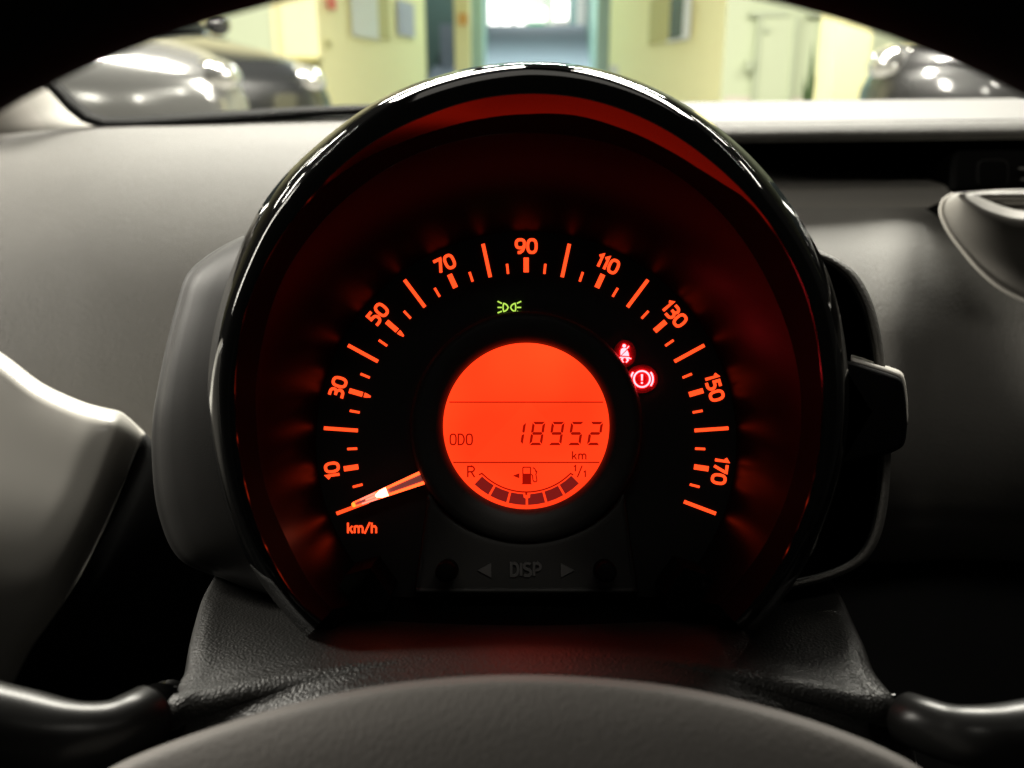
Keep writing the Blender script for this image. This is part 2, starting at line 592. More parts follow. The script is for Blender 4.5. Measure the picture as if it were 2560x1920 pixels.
# dado strips (lower wall paint, rising along the ramp)
def dado(px0, py0, px1, py1, Y0, Y1, parent):
    a, b = WY(px0, py0, Y0 - 0.012), WY(px1, py1, Y1 - 0.012)
    vs = [(a.x, a.y, 0), (b.x, b.y, 0), tuple(b), tuple(a), (a.x, a.y + .01, 0), (b.x, b.y + .01, 0), (b.x, b.y + .01, b.z), (a.x, a.y + .01, a.z)]
    fs = [(0, 1, 2, 3), (3, 2, 6, 7), (0, 3, 7, 4), (1, 5, 6, 2)]
    return link('dado', mesh('dado', vs, fs), M['dado'], parent)


dado(-400, 275, 798, 240, YL, YL, wl)
dado(802, 238, 1064, 176, yw(802), yw(1064), wl2)
dado(1524, 160, 1806, 234, yw(1524, False), yw(1806, False), wr2)
dado(1812, 240, 2700, 262, YL, YL, wr)

# door in the left wall
dg = thing('garage_door_leaf', (xat(632, YL), YL - 0.05, 0), 'pale flush door in the yellow wall behind the parked black car', 'door')
on_wall('leaf', (572, -60, 698, 330), YL - 0.05, M['door'], dg)
on_wall('door_frame', (560, -75, 571, 330), YL - 0.07, M['wallb'], dg)
on_wall('door_frame', (699, -75, 710, 330), YL - 0.07, M['wallb'], dg)
on_wall('handle', (580, 108, 590, 122), YL - 0.10, M['frame'], dg)
# handrail / shelf on the wall
sh = thing('wall_shelf', (xat(745, YL), YL - 0.2, WY(745, 150, YL).z), 'small ochre wall shelf beside the pale door', 'shelf')
on_wall('board', (703, 141, 790, 152), YL - 0.30, M['recessyellow'], sh, t=0.28)
on_wall('bracket', (722, 152, 730, 168), YL - 0.22, M['recessyellow'], sh, t=0.2)
on_wall('bracket', (768, 152, 776, 168), YL - 0.22, M['recessyellow'], sh, t=0.2)
tagp(on_wall('light_switch', (550, 98, 562, 113), YL - 0.03, M['recessyellow'], None), 'small switch box between the pale flush door and the parked cars', 'switch')
tagp(on_wall('light_switch', (815, 102, 826, 116), yw(815) - 0.04, M['recessyellow'], None, Y2=yw(826) - 0.04), 'small switch box on the wall below the red sign', 'switch')
tagp(on_wall('wall_sign', (820, -10, 838, 22), yw(820) - 0.04, M['redsign'], None, Y2=yw(838) - 0.04), 'small red sign on the yellow wall by the ramp', 'sign')
nb = tagp(on_wall('notice_board', (882, -40, 946, 94), yw(882) - 0.05, M['posterpale'], None, Y2=yw(946) - 0.05), 'large pale notice board on the yellow ramp wall', 'notice board')
tagp(on_wall('wall_recess', (947, -40, 976, 98), yw(947) - 0.03, M['recessyellow'], None, Y2=yw(976) - 0.03), 'narrow ochre recess next to the pale notice board', 'panel')  # flat panel in darker yellow standing in for a wall recess
tagp(on_wall('poster', (996, 4, 1036, 90), yw(996) - 0.05, M['poster'], None, Y2=yw(1036) - 0.05), 'blue grey framed notice near the end of the ramp wall', 'notice')

# ramp: column, dark opening, side walls, bright hall behind
tagp(on_wall('pillar', (1140, -300, 1178, 300), 12.0, M['wall'], None, t=0.35), 'slim yellow pillar dividing the ramp from the dark opening', 'pillar')
tagp(on_wall('wall_sign', (1146, 33, 1168, 62), 11.93, M['orange'], None), 'small orange sign on the slim yellow pillar', 'sign')
tagp(on_wall('teal_wall', (1062, -300, 1150, 330), 14.5, M['teal'], None, t=0.1), 'dark teal wall inside the narrow opening', 'wall')
tagp(on_wall('side_panel', (1105, 60, 1136, 330), 14.2, M['ramp'], None, t=0.1), 'grey panel against the dark teal wall', 'panel')
a0, a1 = WY(1182, 160, 12.5), WY(1203, 82, 19.5)
tagp(wall('ramp_wall', (xat(1180, 12.4), 12.4), (xat(1204, 19.6), 19.6), 0, 6, M['mint'], 'mint green side wall along the ramp by the pillar'), 'mint green side wall along the ramp by the pillar', 'wall')
wall('ramp_wall', (xat(1521, 11.7), 11.7), (xat(1478, 19.6), 19.6), 0, 6, M['mint'], 'mint green side wall along the ramp by the dark window')
tagp(on_wall('ramp_rail', (1490, 60, 1516, 150), 13.0, M['teal'], None, t=0.3), 'dark teal kerb rail at the side of the ramp', 'rail')
hall = tagp(on_wall('hall_wall', (1000, -500, 1700, 130), 27.0, M['posterpale'], None, t=0.1), 'overlit white wall of the hall at the top of the ramp', 'wall')
for i, (x0, y0, x1, y1) in enumerate([(1205, -10, 1285, 42), (1218, 44, 1248, 76), (1254, 40, 1278, 74), (1290, 8, 1312, 76), (1318, 20, 1366, 52), (1384, 0, 1420, 50)]):
    o = tagp(on_wall('luminaire', (x0, y0, x1, y1), 26.5, M['tube'], None, t=0.08),
             'glaring white light panel in the hall at the top of the ramp', 'light', 'light panels at the top of the ramp')
tagp(on_wall('exit_sign', (1318, 54, 1362, 78), 25.8, M['green_obj'], None, t=0.1), 'bright green sign in the hall at the top of the ramp', 'sign')
tagp(on_wall('hall_post', (1366, -60, 1380, 82), 24.0, M['frame'], None, t=0.3), 'grey green post in front of the glaring hall lights', 'post')
tagp(on_wall('hall_post', (1424, -60, 1440, 82), 22.5, M['teal'], None, t=0.3), 'dark teal post at the top of the ramp beside the mint wall', 'post')

# right wall: window, doors, pillar
wn = thing('wall_window', (xat(1690, 9.5), 9.5, 1.5), 'dark narrow window with white frame in the yellow wall', 'window')
on_wall('pane', (1674, -10, 1706, 95), yw(1674, False) - 0.05, M['brown'], wn, Y2=yw(1706, False) - 0.05)
on_wall('frame', (1707, -10, 1724, 98), yw(1707, False) - 0.07, M['white'], wn, Y2=yw(1724, False) - 0.07)
on_wall('frame', (1668, 96, 1722, 102), yw(1668, False) - 0.07, M['white'], wn, Y2=yw(1722, False) - 0.07)
on_wall('reveal', (1622, -10, 1672, 108), yw(1622, False) - 0.03, M['recessyellow'], wn, Y2=yw(1672, False) - 0.03)
d1 = thing('service_door', (xat(1922, YL), YL - 0.05, 0), 'pale green service door with grey lintel beside the yellow corner', 'door')
on_wall('leaf', (1884, 40, 1962, 330), YL - 0.05, M['door'], d1)
on_wall('lintel', (1876, 27, 1970, 40), YL - 0.07, M['frame'], d1)
on_wall('jamb', (1874, 41, 1883, 330), YL - 0.07, M['frame'], d1)
on_wall('jamb', (1963, 41, 1971, 330), YL - 0.07, M['frame'], d1)
on_wall('plate', (1908, 66, 1926, 80), YL - 0.075, M['frame'], d1, t=0.03)
on_wall('handle', (1868, 150, 1880, 176), YL - 0.12, M['frame'], d1, t=0.08)
d2 = thing('service_door', (xat(2045, YL), YL - 0.05, 0), 'pale green service door half hidden by the bright yellow pillar', 'door')
on_wall('leaf', (2028, 42, 2074, 330), YL - 0.05, M['door'], d2)
on_wall('lintel', (2022, 28, 2080, 41), YL - 0.07, M['frame'], d2)
pl = thing('potted_plant', (xat(2040, 6.6), 6.6, 0), 'dark green plant standing beside the bright yellow pillar', 'plant')
for i in range(26):
    a = random.uniform(0, 6.28)
    h = random.uniform(0.75, 1.22)
    rr = random.uniform(0.02, 0.10)
    bx, by = xat(2038, 6.6), 6.6
    p0 = Vector((bx, by, 0.3))
    p2 = Vector((bx + rr * math.cos(a), by + rr * math.sin(a), h))
    p1 = (p0 + p2) / 2 + Vector((0, 0, 0.1))
    sdir = Vector((-math.sin(a), math.cos(a), 0)) * 0.025
    me = mesh('leaf', [p0, p1 + sdir, p2, p1 - sdir, (p0 + p1) / 2 + Vector((0.004, 0, 0))], [(0, 1, 4), (1, 2, 4), (2, 3, 4), (3, 0, 4)])
    link('leaf', me, M['plant'], pl)
tube('pot', [Vector((xat(2038, 6.6), 6.6, z)) for z in (0.0, 0.15, 0.34)], [0.10, 0.13, 0.15], M['brown'], pl)
tagp(on_wall('pillar', (2058, -300, 2145, 400), 6.0, M['wall'], None, t=0.3), 'broad bright yellow pillar beside the dark parked car', 'pillar')


# ------------------------------------------------------------------ parked cars
def car(loc, rz, paint, label, hs=1.0, plate=True):
    root = thing('parked_car', loc, label, 'car', 'cars parked in the garage')
    T = Matrix.Translation(Vector(loc)) @ Matrix.Rotation(rz, 4, 'Z') @ Matrix.Diagonal((1, 1, hs, 1))

    def loft(name, st, m, n=20, cap=True):
        rows = []
        for (x, hw, z0, z1, e) in st:
            ring = []
            for q in range(n):
                a = 2 * math.pi * q / n
                c, s = math.cos(a), math.sin(a)
                y = hw * math.copysign(abs(c) ** (2 / e), c)
                z = (z0 + z1) / 2 + (z1 - z0) / 2 * math.copysign(abs(s) ** (2 / e), s)
                ring.append(T @ Vector((x, y, z)))
            rows.append(ring)
        me = grid_mesh(name, rows, closed=True)
        bm = bmesh.new()
        bm.from_mesh(me)
        bm.verts.ensure_lookup_table()
        bm.faces.new([bm.verts[q] for q in range(n)])
        bm.faces.new([bm.verts[(len(st) - 1) * n + q] for q in range(n)])
        bmesh.ops.recalc_face_normals(bm, faces=bm.faces)
        bm.to_mesh(me)
        bm.free()
        return link(name, me, m, root, True)

    loft('body', [(2.05, 0.50, 0.35, 0.66, 3), (1.98, 0.72, 0.24, 0.76, 3.4), (1.75, 0.83, 0.20, 0.85, 4), (1.2, 0.87, 0.20, 0.95, 4.5),
                  (0.75, 0.88, 0.20, 1.00, 5), (0, 0.88, 0.20, 1.00, 5), (-1.2, 0.88, 0.22, 1.02, 5), (-1.75, 0.84, 0.26, 1.02, 4.5), (-2.0, 0.72, 0.32, 0.95, 3.5)], paint, 28)
    loft('cabin', [(0.95, 0.70, 0.90, 0.97, 3), (0.35, 0.68, 0.90, 1.38, 3.6), (0.0, 0.66, 0.90, 1.47, 3.8), (-0.9, 0.65, 0.90, 1.48, 3.8), (-1.5, 0.62, 0.90, 1.38, 3.4), (-1.85, 0.6, 0.9, 1.02, 3)], paint, 24)

    def quad(name, pts, m, off=0.0):
        vs = [T @ Vector(p) for p in pts]
        me = mesh(name, vs, [tuple(range(len(vs)))])
        o = link(name, me, m, root)
        solid(o, 0.02, 0)
        return o
    quad('windscreen', [(0.98, -0.62, 0.985), (0.98, 0.62, 0.985), (0.34, 0.55, 1.40), (0.34, -0.55, 1.40)], M['carglass'])
    for s in (-1, 1):
        quad('side_window', [(0.62, s * 0.70, 1.02), (0.20, s * 0.645, 1.36), (-1.35, s * 0.615, 1.36), (-1.6, s * 0.66, 1.05)], M['carglass'])
        loft_st = [(2.0, 0.02, 0.62, 0.70, 2.2)]
        hl = []
        c = Vector((1.86, s * 0.60, 0.70))
        bm = bmesh.new()
        bmesh.ops.create_uvsphere(bm, u_segments=14, v_segments=8, radius=1)
        for v in bm.verts:
            v.co = T @ (c + Vector((v.co.x * 0.17, v.co.y * 0.17, v.co.z * 0.085)) + Vector((-s * s * 0.05 * v.co.y * s, 0, 0)))
        me = bpy.data.meshes.new('headlight')
        bm.to_mesh(me)
        bm.free()
        link('headlight', me, M['headlight'], root, True)
        bm = bmesh.new()
        bmesh.ops.create_uvsphere(bm, u_segments=12, v_segments=8, radius=1)
        for v in bm.verts:
            v.co = T @ (Vector((0.62, s * 0.97, 1.05)) + Vector((v.co.x * 0.07, v.co.y * 0.10, v.co.z * 0.07)))
        me = bpy.data.meshes.new('mirror')
        bm.to_mesh(me)
        bm.free()
        link('mirror', me, paint, root, True)
        for x in (1.25, -1.25):
            wc = T @ Vector((x, s * 0.80, 0.31))
            ax = (T.to_3x3() @ Vector((0, s, 0))).normalized()
            f = ax.cross(Vector((0, 0, 1))).normalized()
            u = Vector((0, 0, 1))
            prof = [(0.20, 0.10), (0.28, 0.10), (0.31, 0.06), (0.31, -0.06), (0.28, -0.10), (0.20, -0.10)]
            rows = [[wc + ax * o_ + (f * math.cos(q * math.pi / 10) + u * math.sin(q * math.pi / 10)) * r for q in range(20)] for r, o_ in prof]
            ty = link('wheel', grid_mesh('wheel', rows, closed=True), M['tyre'], root, True)
            rows = [[wc + ax * o_ + (f * math.cos(q * math.pi / 10) + u * math.sin(q * math.pi / 10)) * r for q in range(20)] for r, o_ in [(0.205, 0.10), (0.18, 0.07), (0.06, 0.085), (0.001, 0.09)]]
            link('rim', grid_mesh('rim', rows, closed=True), M['chrome'], ty, True)
    quad('grille', [(2.04, -0.42, 0.50), (2.04, 0.42, 0.50), (2.02, 0.38, 0.66), (2.02, -0.38, 0.66)], M['tyre'])
    if plate:
        quad('number_plate', [(2.075, -0.26, 0.36), (2.075, 0.26, 0.36), (2.07, 0.26, 0.47), (2.07, -0.26, 0.47)], M['white'])
    quad('roof_rail', [(0.1, -0.60, 1.475), (0.1, -0.56, 1.49), (-1.2, -0.56, 1.495), (-1.2, -0.60, 1.48)], M['chrome'])
    return root


def park(px, Y, rz, *a, **k):
    f = WY(px, 230, Y)
    rz = math.radians(rz)
    return car((f.x - 2.05 * math.cos(rz), f.y - 2.05 * math.sin(rz), 0.137), rz, *a, **k)


for nm, x0, x1, y0, y1 in (('parking_bay', -9, -0.95, 2.6, 7.9), ('parking_bay', 1.3, 9, 2.6, 7.9)):
    struct(link(nm, box_me(nm, ((x0 + x1) / 2, (y0 + y1) / 2, 0.066), (x1 - x0, y1 - y0, 0.14)), M['floor']))
park(285, 4.0, -40, M['silver'], 'silver grey parked car with its front beside the pale windscreen pillar trim', 1.12)
park(600, 5.0, -36, M['black'], 'black parked car with bright headlights behind the silver car', 1.12, plate=False)
park(2470, 3.9, 210, M['darkgrey'], 'dark grey parked car beside the broad yellow pillar', 1.2, plate=False)

# ================================================================== OWN CAR: windscreen, pillar, dashboard
ws = thing('windscreen', W(1280, 262, 0.84), 'clear car windscreen with black edge band above the dashboard', 'windscreen')
gv = [W(120, 330, 0.86), W(1280, 290, 0.90), W(2900, 290, 0.88)]
tv = [W(-500, -700, 0.50), W(1280, -900, 0.52), W(3100, -700, 0.50)]
rows = [[a.lerp(b, t) for a, b in zip(gv, tv)] for t in (0, 0.33, 0.66, 1)]
rows = [[Vector(p) for p in cr([tuple(q) for q in r], 8)] for r in rows]
link('pane', grid_mesh('pane', rows), M['windscreen'], ws, True)
seal_top = [(60, 140), (132, 196), (190, 255), (232, 288), (262, 298), (340, 297), (480, 288), (640, 278), (760, 272), (860, 268), (1000, 266)]
seal_bot = [(40, 160), (118, 214), (170, 272), (205, 300), (258, 318), (340, 318), (480, 310), (640, 300), (760, 290), (860, 284), (1000, 278)]
vs = [W(x, y, 0.82) for x, y in seal_top] + [W(x, y, 0.80) for x, y in seal_bot]
n = len(seal_top)
o = link('edge_seal', mesh('edge_seal', vs, [(i, i + 1, n + i + 1, n + i) for i in range(n - 1)]), M['seal'], ws, True)
solid(o, 0.004, 0)

pil = thing('windscreen_pillar', W(60, 320, 0.8), 'pale grey trim of the windscreen pillar beside the dashboard', 'pillar trim')
rows = [[(-320, 120, 0.60), (-150, 150, 0.66), (0, 150, 0.70), (80, 140, 0.74), (112, 160, 0.78), (118, 180, 0.80)],
        [(-320, 240, 0.62), (-150, 230, 0.66), (0, 210, 0.70), (100, 200, 0.75), (140, 214, 0.785), (150, 226, 0.80)],
        [(-320, 330, 0.64), (-150, 310, 0.67), (20, 290, 0.71), (130, 270, 0.755), (185, 272, 0.79), (196, 280, 0.81)],
        [(-320, 400, 0.66), (-150, 380, 0.68), (40, 345, 0.72), (170, 322, 0.76), (236, 314, 0.80), (250, 318, 0.82)],
        [(-320, 470, 0.68), (-150, 440, 0.70), (60, 390, 0.74), (190, 360, 0.78), (262, 345, 0.82), (280, 345, 0.84)]]
rows = [[(x, y, d + 0.12) for x, y, d in r] for r in rows]
surf('trim', rows, M['pillar'], pil)

shell_parts = [((0, 0.2, 0.22), (1.5, 2.2, 0.03)), ((0, 0.96, 0.50), (1.5, 0.02, 0.53)), ((-0.76, 0.2, 0.46), (0.02, 2.2, 0.5)), ((0.76, 0.2, 0.46), (0.02, 2.2, 0.5))]
cb = thing('cabin_shell', (0, 0.2, 0.2), 'dark car floor, bulkhead and door sides enclosing the footwell below the dashboard', 'car body')
for nm, (c, sz) in zip(('floor_pan', 'bulkhead', 'door_lining', 'door_lining'), shell_parts):
    box(nm, c, sz, M['rim'], cb)
dash = thing('dashboard', W(1280, 1500, 0.5), 'grey grained car dashboard with open shelf around the instrument cluster', 'dashboard')
# left half: top falls towards the driver
def slope_profile(py, d, steps):
    """follow a surface towards the driver: each step (py, tilt) falls at tilt degrees until it is seen at row py"""
    def kz(p):
        u = (960 - p) / F
        return u * math.cos(PITCH) - math.sin(PITCH), math.cos(PITCH) + u * math.sin(PITCH)
    a, b = kz(py)
    z, y = d * a, d * b
    out = [(py, d)]
    for p, tilt in steps:
        a, b = kz(p)
        k, g = a / b, math.tan(math.radians(tilt))
        yn = (z - g * y) / (k - g)
        z, y = z - g * (y - yn), yn
        out.append((p, y / b))
    return out


L = []
LX = [(-420, 58), (-100, 32), (120, 12), (262, 0), (520, -10), (800, -24), (1100, -36), (1500, -44)]
colsL = []
for x, dy in LX:
    pr = slope_profile(314 + dy, 0.80 + 0.00002 * x, [(340 + dy, 12), (390 + dy, 16), (460 + dy, 22), (550 + dy, 29), (660 + dy, 37), (790 + dy, 45), (940 + dy, 52), (1130 + dy, 60), (1320 + dy, 68)])
    colsL.append([(x, p, d) for p, d in pr])
L = [list(r) for r in zip(*colsL)]
surf('upper_panel', L, M['dash'], dash, 6, 6, 0.004)
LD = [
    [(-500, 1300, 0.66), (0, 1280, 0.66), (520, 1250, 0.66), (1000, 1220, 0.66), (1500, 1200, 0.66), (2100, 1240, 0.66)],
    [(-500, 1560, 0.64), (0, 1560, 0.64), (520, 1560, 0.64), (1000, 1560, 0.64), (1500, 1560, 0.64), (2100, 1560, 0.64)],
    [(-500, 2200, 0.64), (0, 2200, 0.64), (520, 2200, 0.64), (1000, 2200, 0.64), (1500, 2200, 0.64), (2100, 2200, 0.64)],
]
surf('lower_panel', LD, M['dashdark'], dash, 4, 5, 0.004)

# right half: ledge, open shelf, rolled lower panel (profile swept sideways)
XS = [1500, 1760, 2000, 2250, 2560, 2900]


def sweep(name, prof, m, parent, nv=5, thick=0.003, bow=0.0, xs=XS, nu=3):
    rows = []
    for (py, d) in prof:
        rows.append([(x, py + bow * (abs(x - 2300) / 500) ** 2 + (2250 - x) * 0.012, d) for x in xs])
    return surf(name, rows, m, parent, nu, nv, thick)


sweep('shelf_ledge', [(249, 0.86), (262, 0.78), (285, 0.70), (303, 0.655)], M['ledge'], dash)
sweep('ledge_front', slope_profile(303.5, 0.6549, [(312, 20), (326, 30), (337, 38)]) + [(341, 0.627), (342, 0.634), (340, 0.66)], M['dash'], dash)
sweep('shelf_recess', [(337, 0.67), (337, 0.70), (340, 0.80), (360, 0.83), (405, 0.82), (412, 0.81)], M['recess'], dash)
sweep('shelf_floor', [(412, 0.81), (418, 0.77), (436, 0.70), (455, 0.655), (466, 0.64), (478, 0.636), (500, 0.634), (520, 0.63), (530, 0.622)], M['vent'], dash)  # paler grey stands in for light falling on the shelf floor
RX = [1500, 1760, 1950, 2120, 2250, 2350, 2500, 2700, 2950]
RR = []
pp = slope_profile(518, 0.632, [(526, 8), (545, 10), (580, 14), (640, 20), (720, 28), (820, 38), (930, 50), (1010, 64), (1080, 78), (1150, 94), (1220, 108), (1290, 120), (1370, 130), (1460, 140)])


def prow(py, d):
    return [(x, py + max(0, (x - 2350)) * 0.10 * (1 if py < 600 else 0.5) - max(0, 2000 - x) * 0.02, d + 0.010 * math.exp(-((x - 2470) / 120) ** 2) - 0.012 * math.exp(-((x - 2215) / 95) ** 2)) for x in RX]


RR = [prow(py, d) for py, d in pp]
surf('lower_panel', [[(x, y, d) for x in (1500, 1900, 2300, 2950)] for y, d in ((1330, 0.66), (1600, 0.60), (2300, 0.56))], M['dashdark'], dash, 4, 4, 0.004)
surf('passenger_panel', RR, M['dash'], dash, 6, 6, 0.004)
# switch block and air vent beside the shelf
sb = thing('switch_panel', W(2480, 470, 0.66), 'black switch panel with square button set in the dashboard shelf', 'switch panel')
o = prism('panel', [(2384, 385), (2394, 372), (2900, 372), (2900, 478), (2382, 478), (2381, 420)], 0.630, 0.08, M['recess'], sb)
bevel(o, 0.003)
for cx in (2482, 2606):
    o = prism('button', sup(cx, 432, 36, 31, 5, 24), 0.626, 0.005, M['gloss'], sb)
    bevel(o, 0.0006)
    quads_obj('button_border', ribbon(sup(cx, 432, 38, 33, 5, 32), 2.2, True), 0.6275, M['shell'], sb)
q = ribbon([(2548, 421), (2562, 421), (2590, 421)], 5) + ribbon([(2554, 448), (2590, 448)], 5)
quads_obj('button_icon', q, 0.6255, M['dash'], sb)

vt = thing('air_vent', W(2560, 620, 0.5), 'grey round centre air vent with bright rim and horizontal fins', 'air vent')
edge = [(2384, 484), (2362, 500), (2355, 525), (2362, 552), (2380, 585), (2410, 625), (2450, 672), (2500, 715), (2560, 748), (2640, 778), (2740, 790)]
ein = [(2400, 482), (2392, 500), (2390, 525), (2400, 555), (2425, 590), (2462, 620), (2510, 645), (2560, 660), (2620, 668), (2690, 670), (2760, 668)]
mid = [(2402, 484), (2408, 496), (2422, 510), (2450, 528), (2480, 541), (2510, 551), (2540, 557), (2580, 560), (2640, 562), (2700, 560), (2760, 556)]
topr = [(2404, 482), (2420, 487), (2436, 494), (2462, 508), (2490, 520), (2515, 530), (2545, 537), (2585, 541), (2640, 542), (2700, 540), (2760, 536)]
inn = [(2410, 484), (2430, 488), (2450, 493), (2472, 503), (2496, 512), (2520, 519), (2548, 524), (2588, 527), (2640, 528), (2700, 526), (2760, 522)]
edge, ein, mid, topr, inn = [q + [(5520 - x, y) for x, y in q[-2::-1]] for q in (edge, ein, mid, topr, inn)]
rows = [[(x, y, 0.545 - 0.0001 * (y - 484)) for x, y in edge], [(x, y, 0.505) for x, y in ein], [(x, y, 0.475) for x, y in mid], [(x, y, 0.492) for x, y in topr], [(x, y, 0.53) for x, y in inn]]
surf('housing', rows, M['vent'], vt, 3, 5, 0.002)
tube('rim', [W(x - 3, y + 2, 0.541 - 0.0001 * (y - 484)) for x, y in cr(edge, 4)], 0.0011, M['pillar'], vt, 8)
o = prism('vent_throat', [(2406, 482), (2560, 476), (3080, 470), (3080, 545), (2560, 545), (2500, 530), (2440, 505)], 0.56, 0.05, M['recess'], vt)
surf('top_lip', [[(2384, 484, 0.60), (2450, 478, 0.60), (2560, 473, 0.60), (3080, 470, 0.60)], [(2386, 488, 0.545), (2450, 484, 0.545), (2560, 482, 0.545), (3080, 480, 0.545)],
                 [(2392, 494, 0.54), (2460, 490, 0.54), (2560, 489, 0.54), (3080, 488, 0.54)]], M['vent'], vt, 3, 3, 0.002)
for k, (yy, x0) in enumerate([(497, 2452), (508, 2490), (524, 2528)]):
    o = prism('fin', [(x0, yy - 1), (x0 + 30, yy - 4), (3080, yy - 6), (3080, yy + 1), (x0 + 30, yy + 4)], 0.535 - 0.006 * k, 0.03, M['vent'], vt)

# satin moulding at the far left
mo = thing('side_moulding', W(150, 1560, 0.36), 'rounded satin grey dashboard moulding above the indicator stalk', 'moulding')
ridge = [(298, 1028, 0.05, 1), (294, 1034, 0.022, 1), (286, 1048, 0.007, 1), (268, 1092, 0.001, 0.95), (232, 1190, 0.001, 0.85), (186, 1300, 0.003, 0.7), (140, 1395, 0.011, 0.62), (94, 1475, 0.026, 0.55), (50, 1540, 0.055, 0.5), (10, 1600, 0.10, 0.45), (-40, 1700, 0.16, 0.45), (-100, 1850, 0.22, 0.45)]
offs = [(-800, -380, 0.392), (-560, -300, 0.384), (-440, -236, 0.379), (-290, -143, 0.372), (-195, -72, 0.3675), (-100, -27, 0.3635), (-40, -9, 0.3615), (0, 0, 0.3625), (20, 13, 0.3665), (42, 33, 0.377), (66, 56, 0.397)]
rows = [[(rx + dx, ry + dy * fade, d + rd) for dx, dy, d in offs] for rx, ry, rd, fade in ridge]
surf('body', rows, M['mould'], mo, 5, 5, 0.003)
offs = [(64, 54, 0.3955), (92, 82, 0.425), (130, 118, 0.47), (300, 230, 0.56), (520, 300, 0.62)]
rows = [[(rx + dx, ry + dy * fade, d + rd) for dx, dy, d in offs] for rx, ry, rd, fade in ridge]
surf('shaded_side_face', rows, M['dashdark'], mo, 4, 5, 0.003)  # side turned from the light; its shade is put into the near-black colour

# ================================================================== INSTRUMENT CLUSTER
CX, CY = 1320.0, 1000.0
cl = thing('instrument_cluster', W(1320, 1560, 0.30), 'round black instrument cluster with orange lit speed scale and display', 'instrument cluster')


def ring_from(points):
    a = sorted([(math.atan2(x - CX, CY - y), math.hypot(x - CX, CY - y)) for x, y in points])
    th = np.array([p[0] for p in a])
    r = np.array([p[1] for p in a])
    # natural-ish cubic through the points (Hermite, finite difference slopes)
    def f(t):
        i = int(np.clip(np.searchsorted(th, t) - 1, 0, len(th) - 2))
        h = th[i + 1] - th[i]
        def sl(k):
            if k <= 0:
                return (r[1] - r[0]) / (th[1] - th[0])
            if k >= len(th) - 1:
                return (r[-1] - r[-2]) / (th[-1] - th[-2])
            return (r[k + 1] - r[k - 1]) / (th[k + 1] - th[k - 1])
        u = (t - th[i]) / h
        return (r[i] * (2 * u ** 3 - 3 * u * u + 1) + r[i + 1] * (-2 * u ** 3 + 3 * u * u) + sl(i) * h * (u ** 3 - 2 * u * u + u) + sl(i + 1) * h * (u ** 3 - u * u))
    return f


O_PTS = [(763, 1589), (663, 1473), (594, 1350), (547, 1200), (524, 1060), (520, 940), (542, 793), (584, 661), (670, 491), (811, 346), (963, 241), (1162, 172), (1320, 154),
         (1464, 165), (1645, 224), (1821, 339), (1984, 522), (2073, 689), (2110, 840), (2122, 960), (2120, 1060), (2098, 1200), (2050, 1340), (1985, 1460), (1880, 1592)]
B_PTS = [(812, 1560), (745, 1500), (662, 1363), (612, 1210), (590, 1070), (588, 940), (608, 800), (668, 650), (758, 516), (890, 386), (1070, 288), (1190, 250), (1320, 235),
         (1463, 248), (1605, 295), (1788, 413), (1935, 575), (2020, 745), (2052, 900), (2058, 1000), (2045, 1150), (1995, 1320), (1930, 1445), (1828, 1565)]
I_PTS = [(855, 1545), (786, 1473), (715, 1345), (664, 1218), (642, 1071), (639, 988), (655, 860), (716, 680), (850, 510), (1010, 400), (1180, 345), (1320, 333),
         (1450, 343), (1585, 380), (1788, 518), (1926, 718), (1987, 888), (2003, 1003), (1995, 1134), (1960, 1260), (1900, 1380), (1830, 1470), (1770, 1540)]
fO, fB, fI = ring_from(O_PTS), ring_from(B_PTS), ring_from(I_PTS)
TH = [math.radians(-137 + 274 * i / 220) for i in range(221)]


def pol(f, t, dr=0.0):
    r = (f(t) if callable(f) else f) + dr
    return CX + r * math.sin(t), CY - r * math.cos(t)


def ins(t):
    a = abs(math.degrees(t))
    return float(np.interp(a, [0, 25, 50, 75, 100, 137], [13, 22, 42, 32, 26, 25]))


DO, DF, DB, DM, DI = 0.254, 0.2435, 0.2425, 0.2510, 0.2605


def ringrow(fn, d):
    return [W(*fn(t), d) for t in TH]


hood_rows = [
    ringrow(lambda t: pol(fO, t, -60), 0.345),
    ringrow(lambda t: pol(fO, t, -26), 0.300),
    ringrow(lambda t: pol(fO, t, -3), 0.262),
    ringrow(lambda t: pol(fO, t, 0), DO),
    ringrow(lambda t: pol(fO, t, -ins(t)), DF),
    ringrow(lambda t: pol(fO, t, -ins(t) - 4), DF - 0.0006),
    ringrow(lambda t: pol(lambda q: fB(q) + 4, t), DB - 0.0004),
    ringrow(lambda t: pol(fB, t), DB),
]
me = grid_mesh('hood', hood_rows)
ho = link('hood', me, M['gloss'], cl, True)
bevel(ho, 0.0006, 2, 25)
# inner wall of the hood: an added mirror strip shaped like the display's red reflection, matt black below it
M_TH = [-137, -110, -90, -70, -55, -45, -36, -27, -18, -9, 0, 9, 18, 28, 36, 42, 46, 50, 60, 80, 100, 120, 137]
M_WD = [2, 2, 2, 2, 2, 3, 18, 34, 43, 49, 50, 44, 44, 40, 33, 22, 10, 5, 4, 4, 3, 2, 2]
fM = lambda t: fB(t) - float(np.interp(math.degrees(t), M_TH, M_WD))
lcd_c = W(1315.5, 1065, 0.296)
DMs = []
for t in TH:
    p = W(*pol(fB, t), DB + 0.0002)
    x, y = pol(fM, t)
    r = RIGHT * ((x - 1280) / F) + UP * ((960 - y) / F) + FWD
    a = math.degrees(t)
    aim = lcd_c + UP * (0.0 + 0.0016 * max(0, -a - 8))
    h = ((CAM - p).normalized() + (aim - p).normalized()).normalized()
    dm = (p - CAM).dot(h) / r.dot(h)
    DMs.append(min(max(dm, DB + 0.001), DI - 0.002))
strip_rows = []
